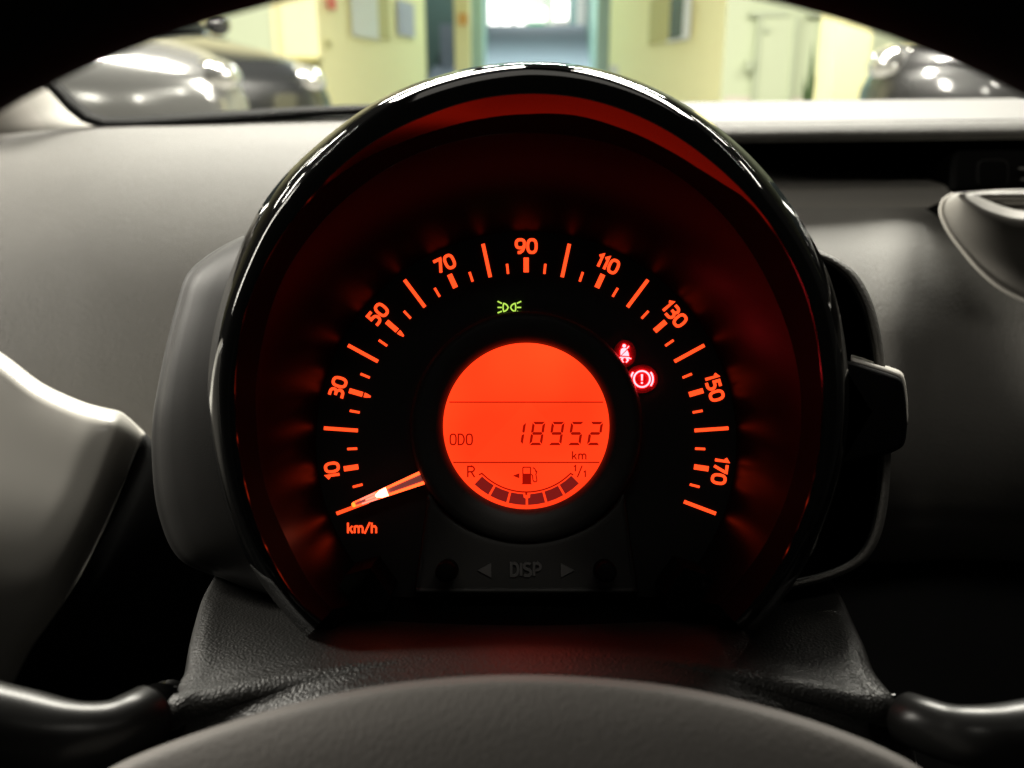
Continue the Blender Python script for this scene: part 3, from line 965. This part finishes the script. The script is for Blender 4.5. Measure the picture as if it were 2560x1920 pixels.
for k in range(5):
    sk = k / 4
    strip_rows.append([W(*pol(fB, t), DB + 0.0002).lerp(W(*pol(fM, t), dm), sk) for t, dm in zip(TH, DMs)])
link('lcd_reflection_strip', grid_mesh('lcd_reflection_strip', strip_rows), M['reflector'], cl, True)
wall_rows = []
for k in range(5):
    sk = k / 4
    wall_rows.append([W(*pol(fM, t), dm).lerp(W(*pol(fI, t), DI), sk) for t, dm in zip(TH, DMs)])
link('hood_inner_wall', grid_mesh('hood_inner_wall', wall_rows), M['wallblack'], cl, True)

# dial plate
DD = 0.300
DCX, DCY = 1315.5, 1105.0
RD_ = 524.0


def dpos(deg, r):
    """deg clockwise from top, r in photo px on the dial plane"""
    return DCX + r * math.sin(math.radians(deg)), DCY - r * math.cos(math.radians(deg))


# tapering shroud between hood and dial
sh_rows = []
for k in range(13):
    s = k / 12
    row = []
    for t in TH:
        p0 = W(*pol(fI, t), DI + 0.0004)
        # dial edge in the same polar direction
        ang = math.degrees(t)
        x1, y1 = dpos(ang * 1.0, RD_)
        p1 = W(x1, y1, DD + 0.0003)
        bow = -0.0012 * math.sin(math.pi * s)
        row.append(p0.lerp(p1, s) + FWD * bow)
    sh_rows.append(row)
link('shroud', grid_mesh('shroud', sh_rows), M['shroud'], cl, True)

pts = [dpos(-137 + 274 * i / 90, RD_ + 6) for i in range(91)]
dial = prism('dial_plate', pts, DD, 0.002, M['dial'], cl)

STEP = 1.23


def tickq(deg, r0, r1, wd):
    a, b = dpos(deg, r0), dpos(deg, r1)
    return ribbon([a, b], wd)


for v in range(0, 181, 5):
    deg = (v - 90) * STEP
    if v % 20 == 0:
        q = tickq(deg, 422, 507, 9.0)
    elif v % 10 == 0:
        q = tickq(deg, 424.5, 461, 13.0)
        if v in (30, 50):
            q = tickq(deg, 426, 461, 12.5)
            a, b = dpos(deg, 422), dpos(deg, 415)
            c = dpos(deg, 405)
            nx, ny = math.cos(math.radians(deg)), math.sin(math.radians(deg))
            q.append([(a[0] - 6 * nx, a[1] - 6 * ny), (a[0] + 6 * nx, a[1] + 6 * ny), (b[0] + 5 * nx, b[1] + 5 * ny), (c[0] + 2 * nx, c[1] + 2 * ny), (c[0] - 2 * nx, c[1] - 2 * ny), (b[0] - 5 * nx, b[1] - 5 * ny)])
    else:
        q = tickq(deg, 423, 448, 6.0)
    quads_obj('tick', q, DD - 0.0003, M['tick'], dial)
for v in range(10, 171, 20):
    deg = (v - 90) * STEP
    x, y = dpos(deg, 490)
    quads_obj('numeral', text_quads(str(v), x, y, 32, 7.4, rot=deg, gap=0.26), DD - 0.0003, M['tick'], dial)
quads_obj('unit_lettering', text_quads('km/h', 905, 1320, 26, 4.6, gap=0.2, xs=0.92), DD - 0.0003, M['tick'], dial)

# needle: tapered pointer with lit edges, resting at zero
tip, b0, b1 = (884, 1262), (1048, 1178), (1062, 1211)
DN = DD - 0.006
ux, uy = 1055 - 884, 1194.5 - 1262
ul = math.hypot(ux, uy)
ux, uy = ux / ul, uy / ul
vx, vy = -uy, ux


def np_(s, o):
    return (tip[0] + ux * s + vx * o, tip[1] + uy * s + vy * o)


def hw(s):
    return 6.6 + (17.5 - 6.6) * s / ul


body_out = [np_(ul, hw(ul)), np_(0, hw(0))] + [np_(-5 * math.sin(math.radians(a)), hw(0) * math.cos(math.radians(a))) for a in (30, 60, 90, 120, 150)] + [np_(0, -hw(0)), np_(ul, -hw(ul))]
nd = prism('needle', body_out, DN, 0.0022, M['needle_top'], cl)
e = 2.9
for s in (1, -1):
    quads_obj('lit_edge', [[np_(52, s * hw(52)), np_(ul, s * hw(ul)), np_(ul, s * (hw(ul) - 8.0)), np_(52, s * (hw(52) - 5.6))]], DN - 0.0003, M['needle_edge'], nd)
    quads_obj('lit_edge', [[np_(20, s * hw(20)), np_(62, s * hw(62)), np_(62, s * (hw(62) - 5.6)), np_(20, s * (hw(20) - 4.4))]], DN - 0.0004, M['needle_pale'], nd)
    quads_obj('lit_edge', [[np_(0, s * hw(0)), np_(20, s * hw(20)), np_(20, s * (hw(20) - 3.4)), np_(0, s * (hw(0) - 3.4))]], DN - 0.0004, M['needle_edge'], nd)
quads_obj('lit_tip', [[np_(1, hw(0))] + [np_(-5 * math.sin(math.radians(a)), hw(0) * math.cos(math.radians(a))) for a in (30, 60, 90, 120, 150)] + [np_(1, -hw(0)), np_(4, -4), np_(4, 4)]], DN - 0.0005, M['needle_tip'], nd)
quads_obj('hot_core', [[np_(72, hw(72) - 1), np_(90, hw(90) - 0.5), np_(90, -hw(90) + 0.5), np_(72, -hw(72) + 1), np_(60, -4), np_(58, 0), np_(60, 4)]], DN - 0.0006, M['needle_hot'], nd)
quads_obj('pale_core', [[np_(32, 2.2), np_(62, 3.6), np_(62, -3.6), np_(32, -2.2)]], DN - 0.00045, M['needle_pale'], nd)

# display pod: raised ring and bridge with lettering
PX, PY = 1315.5, 1065.0
DP = 0.291
ring_rows = []
for (r, d, cyo) in [(292, DD - 0.0002, 4), (290, DP + 0.002, 3), (284, DP + 0.0002, 2), (268, DP - 0.0004, 1), (226, DP, 0), (214, DP + 0.0015, 0), (209, DP + 0.003, 0), (207.5, DP + 0.0055, 0)]:
    ring_rows.append([W(PX + r * math.cos(2 * math.pi * q / 128), PY + cyo - r * math.sin(2 * math.pi * q / 128), d) for q in range(128)])
link('display_bezel', grid_mesh('display_bezel', ring_rows, closed=True), M['bezel'], cl, True)
DS = DP + 0.0052
scr = prism('display_screen', [(PX + 211 * math.cos(2 * math.pi * q / 96), PY - 211 * math.sin(2 * math.pi * q / 96)) for q in range(96)], DS, 0.001, M['lcd'], cl)
dsg = DS - 0.00025
tt = 0.0001
quads_obj('divider_line', ribbon([(1123, 1005.3), (1508, 1005.3)], 2.8), dsg, M['seg'], scr, tt)
quads_obj('divider_line', ribbon([(1133, 1156), (1499, 1156)], 2.8), dsg, M['seg'], scr, tt)
quads_obj('lettering', text_quads('ODO', 1153, 1098.5, 26, 3.6, gap=0.22, xs=1.0), dsg, M['seg'], scr, tt)
quads_obj('lettering', text_quads('km', 1448, 1138.5, 21, 3.2, gap=0.25, xs=1.0), dsg, M['seg'], scr, tt)
quads_obj('lettering', text_quads('R', 1178, 1179.5, 27, 3.8, xs=1.2), dsg, M['seg'], scr, tt)
q = text_quads('1', 1437, 1171, 15, 3.2, xs=1.2) + text_quads('/', 1449.5, 1178.5, 27, 3.2, xs=0.8) + text_quads('1', 1461.5, 1185, 15, 3.2, xs=1.2)
quads_obj('lettering', q, dsg, M['seg'], scr, tt)
SEG = {'0': 'abcdef', '1': 'bc', '2': 'abged', '5': 'afgcd', '8': 'abcdefg', '9': 'abcdfg'}


def seg7(ch, x0, yt, yb, wd):
    th = 6.8
    ym = (yt + yb) / 2

    def sl(x, y):
        return (x + (yb - y) * 0.155, y)
    g = 1.6
    out = []
    def H(y, lo, hi, up, dn):
        return [sl(lo + 2 + g, y - up), sl(hi - 2 - g, y - up), sl(hi - 4 - g, y + dn), sl(lo + 4 + g, y + dn)]
    S = {
        'a': [sl(x0 + g, yt), sl(x0 + wd - g, yt), sl(x0 + wd - th, yt + th - 0.5), sl(x0 + th, yt + th - 0.5)],
        'd': [sl(x0 + g, yb), sl(x0 + wd - g, yb), sl(x0 + wd - th, yb - th + 0.5), sl(x0 + th, yb - th + 0.5)],
        'g': [sl(x0 + 3, ym), sl(x0 + 6, ym - th / 2), sl(x0 + wd - 6, ym - th / 2), sl(x0 + wd - 3, ym), sl(x0 + wd - 6, ym + th / 2), sl(x0 + 6, ym + th / 2)],
        'f': [sl(x0, yt + 2.5), sl(x0 + th - 0.5, yt + th + 2), sl(x0 + th - 0.5, ym - 4.5), sl(x0 + 2, ym - 1.5), sl(x0, ym - 3)],
        'b': [sl(x0 + wd, yt + 2.5), sl(x0 + wd - th + 0.5, yt + th + 2), sl(x0 + wd - th + 0.5, ym - 4.5), sl(x0 + wd - 2, ym - 1.5), sl(x0 + wd, ym - 3)],
        'e': [sl(x0, yb - 2.5), sl(x0 + th - 0.5, yb - th - 2), sl(x0 + th - 0.5, ym + 4.5), sl(x0 + 2, ym + 1.5), sl(x0, ym + 3)],
        'c': [sl(x0 + wd, yb - 2.5), sl(x0 + wd - th + 0.5, yb - th - 2), sl(x0 + wd - th + 0.5, ym + 4.5), sl(x0 + wd - 2, ym + 1.5), sl(x0 + wd, ym + 3)],
    }
    return [S[k] for k in SEG[ch]]


for i, ch in enumerate('18952'):
    quads_obj('digit', seg7(ch, 1274.5 + i * 48.2, 1054.4, 1113, 32), dsg, M['seg'], scr, tt)
# fuel pump icon and arrow
def z5(x, y):
    return (1080 + x * 0.3013, 820 + y * 0.3013)


q = [[z5(745, 1297), z5(828, 1297), z5(828, 1290), z5(745, 1290)], [z5(750, 1291), z5(822, 1291), z5(822, 1208), z5(750, 1208)]]
q += ribbon([z5(754, 1210), z5(754, 1160), z5(760, 1155), z5(812, 1155), z5(818, 1160), z5(818, 1210)], 2.8)
q += ribbon([z5(822, 1215), z5(834, 1222), z5(838, 1262), z5(848, 1277), z5(864, 1276), z5(871, 1262), z5(862, 1215), z5(868, 1196), z5(852, 1168), z5(836, 1158)], 2.7)
q += [[z5(858, 1172), z5(874, 1190), z5(870, 1200), z5(856, 1192)], [z5(670, 1226), z5(725, 1205), z5(725, 1247)]]
quads_obj('fuel_icon', q, dsg, M['seg'], scr, tt)
gcx, gcy = 782, 847
for i in range(6):
    a0, a1 = -44.5 + i * 15 + 0.9, -44.5 + (i + 1) * 15 - 0.9
    def gp(a, r):
        return z5(gcx + r * math.sin(math.radians(a)), gcy + r * math.cos(math.radians(a)))
    r0, r1 = 532, 622
    o_ = [gp(a0, r0), gp((a0 + a1) / 2, r0), gp(a1, r0), gp(a1, r1), gp((a0 + a1) / 2, r1), gp(a0, r1)]
    if i == 2:
        o_ = [gp(a0, r0), gp((a0 + a1) / 2, r0), gp(a1 - 2.2, r0), gp(a1 - 1.8, r0 + 28), gp(a1, r0 + 36), gp(a1, r1), gp((a0 + a1) / 2, r1), gp(a0, r1)]
    if i == 3:
        o_ = [gp(a0 + 2.2, r0), gp((a0 + a1) / 2, r0), gp(a1, r0), gp(a1, r1), gp((a0 + a1) / 2, r1), gp(a0, r1), gp(a0, r0 + 36), gp(a0 + 1.8, r0 + 28)]
    quads_obj('fuel_bar', [o_], dsg, M['segbar'], scr, tt)
arcp = [z5(390, 1218), z5(414, 1207)] + [z5(gcx + 514 * math.sin(math.radians(a)), gcy + 514 * math.cos(math.radians(a))) for a in range(-44, 45, 4)] + [z5(1150, 1207), z5(1172, 1220)]
quads_obj('gauge_line', ribbon(arcp, 3.4) + [[z5(774, 1360), z5(790, 1360), z5(790, 1385), z5(774, 1385)]], dsg, M['seg'], scr, tt)

# bridge under the display
br = [(1072, 1228), (1063, 1300), (1050, 1400), (1036, 1492), (1315, 1500), (1594, 1492), (1581, 1400), (1568, 1300), (1559, 1228), (1520, 1278), (1440, 1330), (1315, 1352), (1190, 1330), (1110, 1278)]
brows = []
top = [(1074, 1236), (1110, 1284), (1190, 1334), (1315, 1356), (1440, 1334), (1520, 1284), (1557, 1236)]
bot = [(1040, 1478), (1100, 1478), (1200, 1478), (1315, 1478), (1430, 1478), (1530, 1478), (1591, 1478)]
for s, d in [(0, DP + 0.0035), (0.04, DP + 0.002), (0.5, DP + 0.0015), (0.95, DP + 0.001), (1.0, DP + 0.001)]:
    brows.append([(a[0] * (1 - s) + b[0] * s, a[1] * (1 - s) + b[1] * s, d) for a, b in zip(top, bot)])
brows.append([(x + (1315 - x) * 0.0, y + 12, DP + 0.002) for x, y in bot])
brows.append([(x, y + 20, DP + 0.007) for x, y in bot])
surf('bridge_panel', brows, M['bezel'], cl, 4, 4, 0.0012)
for s in (-1, 1):
    xe = 1315.5 + s * 242
    surf('bridge_side', [[(xe, 1240, DP + 0.0025), (xe + s * 12, 1330, DP + 0.0018), (xe + s * 22, 1400, DP + 0.0012), (xe + s * 34, 1480, DP + 0.001)],
                         [(xe + s * 6, 1240, DP + 0.009), (xe + s * 17, 1330, DP + 0.009), (xe + s * 27, 1400, DP + 0.009), (xe + s * 39, 1480, DP + 0.009)]], M['bezel'], cl, 3, 2, 0.0006)
DL = DP + 0.0007
quads_obj('lettering', text_quads('DISP', 1314.5, 1424, 31, 6.5, gap=0.24, xs=1.0), DL, M['print'], cl, 0.0006)
for s in (-1, 1):
    xb = 1315 + s * 87
    quads_obj('arrow_mark', [[(xb, 1408), (xb, 1444), (xb + s * 34, 1426)]], DL, M['print'], cl, 0.0006)
    # pin buttons poking out of the bridge
    px = 1315 + s * 199
    cpin = W(px, 1428, DP)
    tube('reset_pin', [W(px - s * 4, 1424, 0.2935), W(px, 1427, 0.280), W(px + s * 2, 1430, 0.272), W(px + s * 2, 1430.5, 0.2708), W(px + s * 2, 1430.5, 0.2704)], [0.0036, 0.0033, 0.0032, 0.0028, 0.0016], M['wallblack'], cl, 20)

# warning lights
DT = DD - 0.0009
q = []
for s, cx0 in ((-1, 1264.5), (1, 1282.5)):
    flat = [(cx0 + s * 5.2, 758.5), (cx0 + s * 6.6, 764), (cx0 + s * 6.9, 768.5), (cx0 + s * 6.6, 773), (cx0 + s * 5.2, 778.5)]
    curve = [(cx0 + s * 1.5, 777.5), (cx0 - s * 3.2, 774), (cx0 - s * 6, 768.5), (cx0 - s * 3.2, 763), (cx0 + s * 1.5, 759.5)]
    q += ribbon(flat + curve, 3.2, True)
    for (ya, yb_) in ((758.5, 753.2), (768.5, 768.5), (778, 782.3)):
        q += ribbon([(cx0 + s * 9.8, ya), (cx0 + s * 20.5, yb_)], 3.2)
q = [[(x, y) for x, y in f] for f in q]
quads_obj('parking_light_telltale', q, DT, M['green'], cl, 0.0002)
bx, by = 1605, 947.5
q = ribbon([(bx + 20 * math.cos(a * math.pi / 20), by + 20 * math.sin(a * math.pi / 20)) for a in range(40)], 4.2, True)
for s in (0, 180):
    q += ribbon(arc(bx, by, 27.5, 27.5, s - 38, s + 38, 12), 4.2)
q += [[(bx - 2.6, by - 12), (bx + 2.6, by - 12), (bx + 1.8, by + 4), (bx - 1.8, by + 4)], [(bx - 2.3, by + 7.5), (bx + 2.3, by + 7.5), (bx + 2.3, by + 12), (bx - 2.3, by + 12)]]
tb = quads_obj('brake_telltale', q, DT, M['red'], cl, 0.0002)
quads_obj('telltale_halo_disc', [[(bx + 40 * math.cos(a * math.pi / 24), by + 36 * math.sin(a * math.pi / 24)) for a in range(48)]], DD - 0.0002, M['telltale_halo_disc'], tb, 0.0001)  # added disc that carries the red glow round the symbol


def sbz(x, y):
    return (1500 + x * 0.3014, 820 + y * 0.3014)


q = [[sbz(201 + 15 * math.cos(a * math.pi / 8), 148 + 15 * math.sin(a * math.pi / 8)) for a in range(16)],
     [sbz(184, 168), sbz(214, 166), sbz(222, 176), sbz(172, 228), sbz(170, 200), sbz(174, 178)],
     [sbz(226, 184), sbz(236, 205), sbz(241, 232), sbz(180, 228)],
     [sbz(173, 238), sbz(240, 241), sbz(262, 254), sbz(255, 259), sbz(225, 248), sbz(180, 246), sbz(158, 252), sbz(150, 246)],
     [sbz(178, 248), sbz(198, 250), sbz(186, 266), sbz(200, 284), sbz(190, 289), sbz(172, 268)],
     [sbz(212, 250), sbz(234, 250), sbz(240, 268), sbz(222, 288), sbz(212, 283), sbz(224, 266)]]
q += ribbon([sbz(222, 172), sbz(240, 150)], 2.6)
tb = quads_obj('seat_belt_telltale', q, DT, M['red'], cl, 0.0002)
quads_obj('telltale_halo_disc', [[(1562 + 28 * math.cos(a * math.pi / 24), 884 + 34 * math.sin(a * math.pi / 24)) for a in range(48)]], DD - 0.00025, M['telltale_halo_disc'], tb, 0.0001)

# clear lens over the dial
lr = []
for k in range(9):
    s = k / 8
    lr.append([W(CX + (pol(fI, t)[0] - CX) * max(s, 0.001) * 0.995, CY + (pol(fI, t)[1] - CY) * max(s, 0.001) * 0.995, 0.2625 - 0.004 * (1 - s * s) * 0.0 + 0.004 * (1 - s)) for t in TH])
link('clear_lens', grid_mesh('clear_lens', lr), M['lens'], cl, True)

# closed back of the cluster
prism('rear_cover', [(620, 1000), (760, 700), (1000, 520), (1320, 460), (1640, 520), (1880, 700), (2010, 1000), (1960, 1300), (1900, 1480), (1880, 1590), (1320, 1610), (760, 1590), (740, 1480), (670, 1300)], 0.318, 0.02, M['recess'], cl)
# lower tray between the hood legs
tray = [[(790, 1480, 0.302), (1000, 1492, 0.302), (1315, 1497, 0.302), (1630, 1492, 0.302), (1850, 1480, 0.302)],
        [(800, 1520, 0.290), (1000, 1530, 0.290), (1315, 1535, 0.290), (1630, 1530, 0.290), (1840, 1520, 0.290)],
        [(770, 1580, 0.272), (1000, 1575, 0.272), (1315, 1572, 0.272), (1630, 1575, 0.272), (1870, 1580, 0.272)]]
surf('tray', tray, M['wallblack'], cl, 5, 4, 0.002)

# housing ears behind the hood
SL = [(648, 1481), (555, 1446), (451, 1400), (399, 1296), (380, 1157), (382, 1041), (397, 950), (418, 850), (440, 765), (462, 694), (486, 664), (534, 628), (614, 586)]
fSL = ring_from(SL)


def ear(name, fS, t0, t1, prof, m, n=70):
    rows = []
    for (k, off, d) in prof:
        row = []
        for i in range(n + 1):
            t = math.radians(t0 + (t1 - t0) * i / n)
            ro, rs = fO(t) - 22, fS(t)
            row.append(W(*pol(ro + (rs - ro) * k + off, t), d))
        rows.append(row)
    me = grid_mesh(name, rows)
    f0 = me.polygons[len(me.polygons) // 3]
    if f0.normal.dot(CAM - f0.center) < 0:
        me.flip_normals()
    return link(name, me, m, cl, True)


ear('housing_ear', fSL, -128, -60, [(0, 0, 0.286), (0.4, 0, 0.2895), (0.70, 0, 0.2935), (0.80, 0, 0.2955), (0.88, 0, 0.299), (0.92, 0, 0.303), (0.95, 0, 0.3040), (0.98, 0, 0.3050), (1, 0, 0.309), (1, -4, 0.330), (1, -40, 0.43)], M['shell'])
SR = [(2010, 604), (2052, 626), (2100, 650), (2141, 683), (2175, 740), (2192, 790), (2207, 860), (2217, 960), (2226, 1060), (2226, 1180), (2218, 1270), (2198, 1350), (2165, 1402), (2110, 1436), (2014, 1466)]
fSR = ring_from(SR)
ear('housing_ear', fSR, 58, 127, [(1, -27, 0.3045), (1, -24, 0.297), (1, -18, 0.2945), (1, -9, 0.2955), (1, -2, 0.299), (1, 0, 0.304), (1, -6, 0.33), (1, -40, 0.43)], M['dash'])  # paler dash grey makes this rim look lit
ear('ear_recess', fSR, 58, 127, [(0, 0, 0.345), (0.6, 0, 0.347), (1, -32, 0.345), (1, -27, 0.33), (1, -26.5, 0.3047)], M['recess'])
# blank black module plugged on the right ear
mod = [(2100, 900), (2128, 903), (2180, 919), (2232, 936), (2252, 946), (2260, 965), (2266, 1010), (2268, 1060), (2262, 1105), (2248, 1122), (2215, 1136), (2160, 1150), (2100, 1166)]
mc = (2180, 1030)
rows = []
for (k, d) in [(0.02, 0.2812), (0.88, 0.2808), (0.955, 0.2815), (0.985, 0.284), (1.0, 0.288), (1.0, 0.335)]:
    rows.append([W(mc[0] + (x - mc[0]) * k, mc[1] + (y - mc[1]) * k, d) for x, y in cr(mod, 3)])
me = grid_mesh('side_module', rows)
link('side_module', me, M['seal'], cl, True)
rows = []
for (k, d, dy) in [(1.0, 0.2855, -1), (1.005, 0.289, -8), (1.005, 0.33, -14)]:
    rows.append([W(mc[0] + (x - mc[0]) * k, mc[1] + (y - mc[1]) * k + dy, d) for x, y in cr(mod[1:8], 4)])
o = link('module_lit_top', grid_mesh('module_lit_top', rows), M['pillar'], cl, True)  # pale top strip; light from above is put into its colour
solid(o, 0.0005, 0)

# ================================================================== STEERING COLUMN COVER
cc = thing('steering_column_cover', W(1315, 1760, 0.25), 'black leather grained steering column cover under the instrument cluster', 'column cover')


def ccrow(yc, ye, d, xl, xr, de=0.0):
    xs = [xl - 26, xl - 10, xl, xl + 60, xl + 200, 1000, 1315, 1630, xr - 200, xr - 60, xr, xr + 10, xr + 26]
    out = []
    for i, x in enumerate(xs):
        u = min(1.0, abs(x - 1315) / 830)
        y = yc + (ye - yc) * u ** 1.8
        dd = d + de * u ** 2
        if i in (0, 12):
            y, dd = y + 70, dd + 0.06
        if i in (1, 11):
            y, dd = y + 6, dd + 0.008
        out.append((x, y, dd))
    return out


rows = [ccrow(1545, 1440, 0.335, 560, 2050), ccrow(1562, 1500, 0.305, 535, 2078), ccrow(1586, 1560, 0.278, 520, 2100), ccrow(1612, 1620, 0.258, 508, 2125),
        ccrow(1632, 1690, 0.243, 498, 2150), ccrow(1642, 1738, 0.2355, 470, 2185), ccrow(1652, 1762, 0.2315, 455, 2205), ccrow(1664, 1784, 0.2285, 446, 2214, 0.004), ccrow(1684, 1812, 0.2236, 440, 2222, 0.010), ccrow(1720, 1850, 0.2160, 430, 2236, 0.018), ccrow(1790, 1890, 0.2125, 420, 2250, 0.024), ccrow(2000, 2000, 0.225, 410, 2260, 0.025)]
surf('cover', rows, M['leather'], cc, 5, 6, 0.003)
# feet of the hood standing in pockets of the cover
for s in (-1, 1):
    prism('glint_cover', [(1318 + s * x, y) for x, y in ((393, 1420), (455, 1438), (484, 1496), (520, 1530), (358, 1530), (343, 1490))], 0.2772, 0.02, M['recess'], cl)  # added dark tab that hides a lamp glint at the shroud end
    xc = 1318 + s * 520
    o = prism('hood_foot', [(xc - s * 60, 1540), (xc + s * 20, 1546), (xc + s * 64, 1600), (xc + s * 30, 1606), (xc - s * 30, 1585)], 0.266, 0.02, M['seal'], cc)
    bevel(o, 0.001)

# ================================================================== STALKS
def stalk(label, path, radii, col, name='control_stalk'):
    p = cr(path, 6)
    r = [float(x[0]) for x in cr([(q,) for q in radii], 6)]
    t = thing(name, W(*path[-1]), label, 'stalk', 'stalks either side of the column')
    tube('arm', [W(*q) for q in p], r, M['stalk'], t, 24)
    a = p[-1]
    b = p[-3]
    tube('collar', [W(*col[0]), W(*col[1]), W(*col[2])], [r[-1] * 1.1, r[-1] * 1.12, r[-1] * 0.9], M['gloss'], t, 20)
    return t


stalk('glossy black indicator stalk beside the satin grey moulding',
      [(-260, 1700, 0.21), (-80, 1790, 0.21), (60, 1826, 0.21), (180, 1838, 0.21), (270, 1832, 0.213), (330, 1812, 0.217), (372, 1790, 0.222)],
      [0.0092, 0.0094, 0.0092, 0.0078, 0.0075, 0.0078, 0.0078],
      [(395, 1792, 0.232), (420, 1785, 0.236), (450, 1778, 0.245)])
stalk('glossy black wiper stalk on the side away from the grey moulding',
      [(2850, 1780, 0.21), (2680, 1826, 0.21), (2540, 1842, 0.21), (2440, 1842, 0.21), (2370, 1832, 0.213), (2310, 1812, 0.217), (2268, 1795, 0.222)],
      [0.0094, 0.0090, 0.0080, 0.0072, 0.0068, 0.0066, 0.0064],
      [(2238, 1808, 0.230), (2220, 1800, 0.234), (2190, 1790, 0.245)])

# ================================================================== STEERING WHEEL
wc = CAM + RIGHT * 0.0022 + UP * -0.098 + FWD * 0.1233
sw = thing('steering_wheel', wc, 'black steering wheel with grained grey hub pad in front of the cluster', 'steering wheel')
Rm, rm = 0.1715, 0.0150
rows = []
for i in range(128):
    a = 2 * math.pi * i / 128
    e1 = RIGHT * math.cos(a) + UP * math.sin(a)
    rows.append([wc + e1 * (Rm + rm * math.cos(q * math.pi / 10)) + FWD * (rm * 1.05 * math.sin(q * math.pi / 10)) for q in range(20)])
rows.append(rows[0])
link('rim', grid_mesh('rim', rows, closed=True), M['rim'], sw, True)
# hub pad: convex cover, top edge as an arc
edge = [(60, 2060), (200, 1965), (330, 1893), (520, 1822), (700, 1768), (900, 1722), (1100, 1696), (1310, 1687), (1520, 1697), (1720, 1722), (1920, 1768), (2090, 1822), (2240, 1885), (2340, 1948), (2460, 2060)]


def shift(y0, d, k):
    cx, cy = 1310, 2500
    return [(cx + (x - cx) * k, cy + (y - cy) * k + y0, d) for x, y in edge]


rows = [shift(40, 0.200, 0.99), shift(10, 0.190, 0.995), shift(0, 0.184, 1.0), shift(6, 0.180, 0.995), shift(0, 0.177, 0.96), shift(0, 0.172, 0.82), shift(0, 0.168, 0.6), shift(0, 0.167, 0.3), shift(0, 0.167, 0.05)]
surf('hub_pad', rows, M['pad'], sw, 5, 5, 0.003)
for s in (-1, 1):
    p = [wc + RIGHT * (s * x) + UP * y + FWD * z for x, y, z in [(0.05, -0.03, 0.05), (0.09, -0.035, 0.04), (0.13, -0.03, 0.02), (0.168, -0.025, 0.0)]]
    tube('spoke', p, [0.022, 0.018, 0.015, 0.013], M['rim'], sw, 16, 0.6)
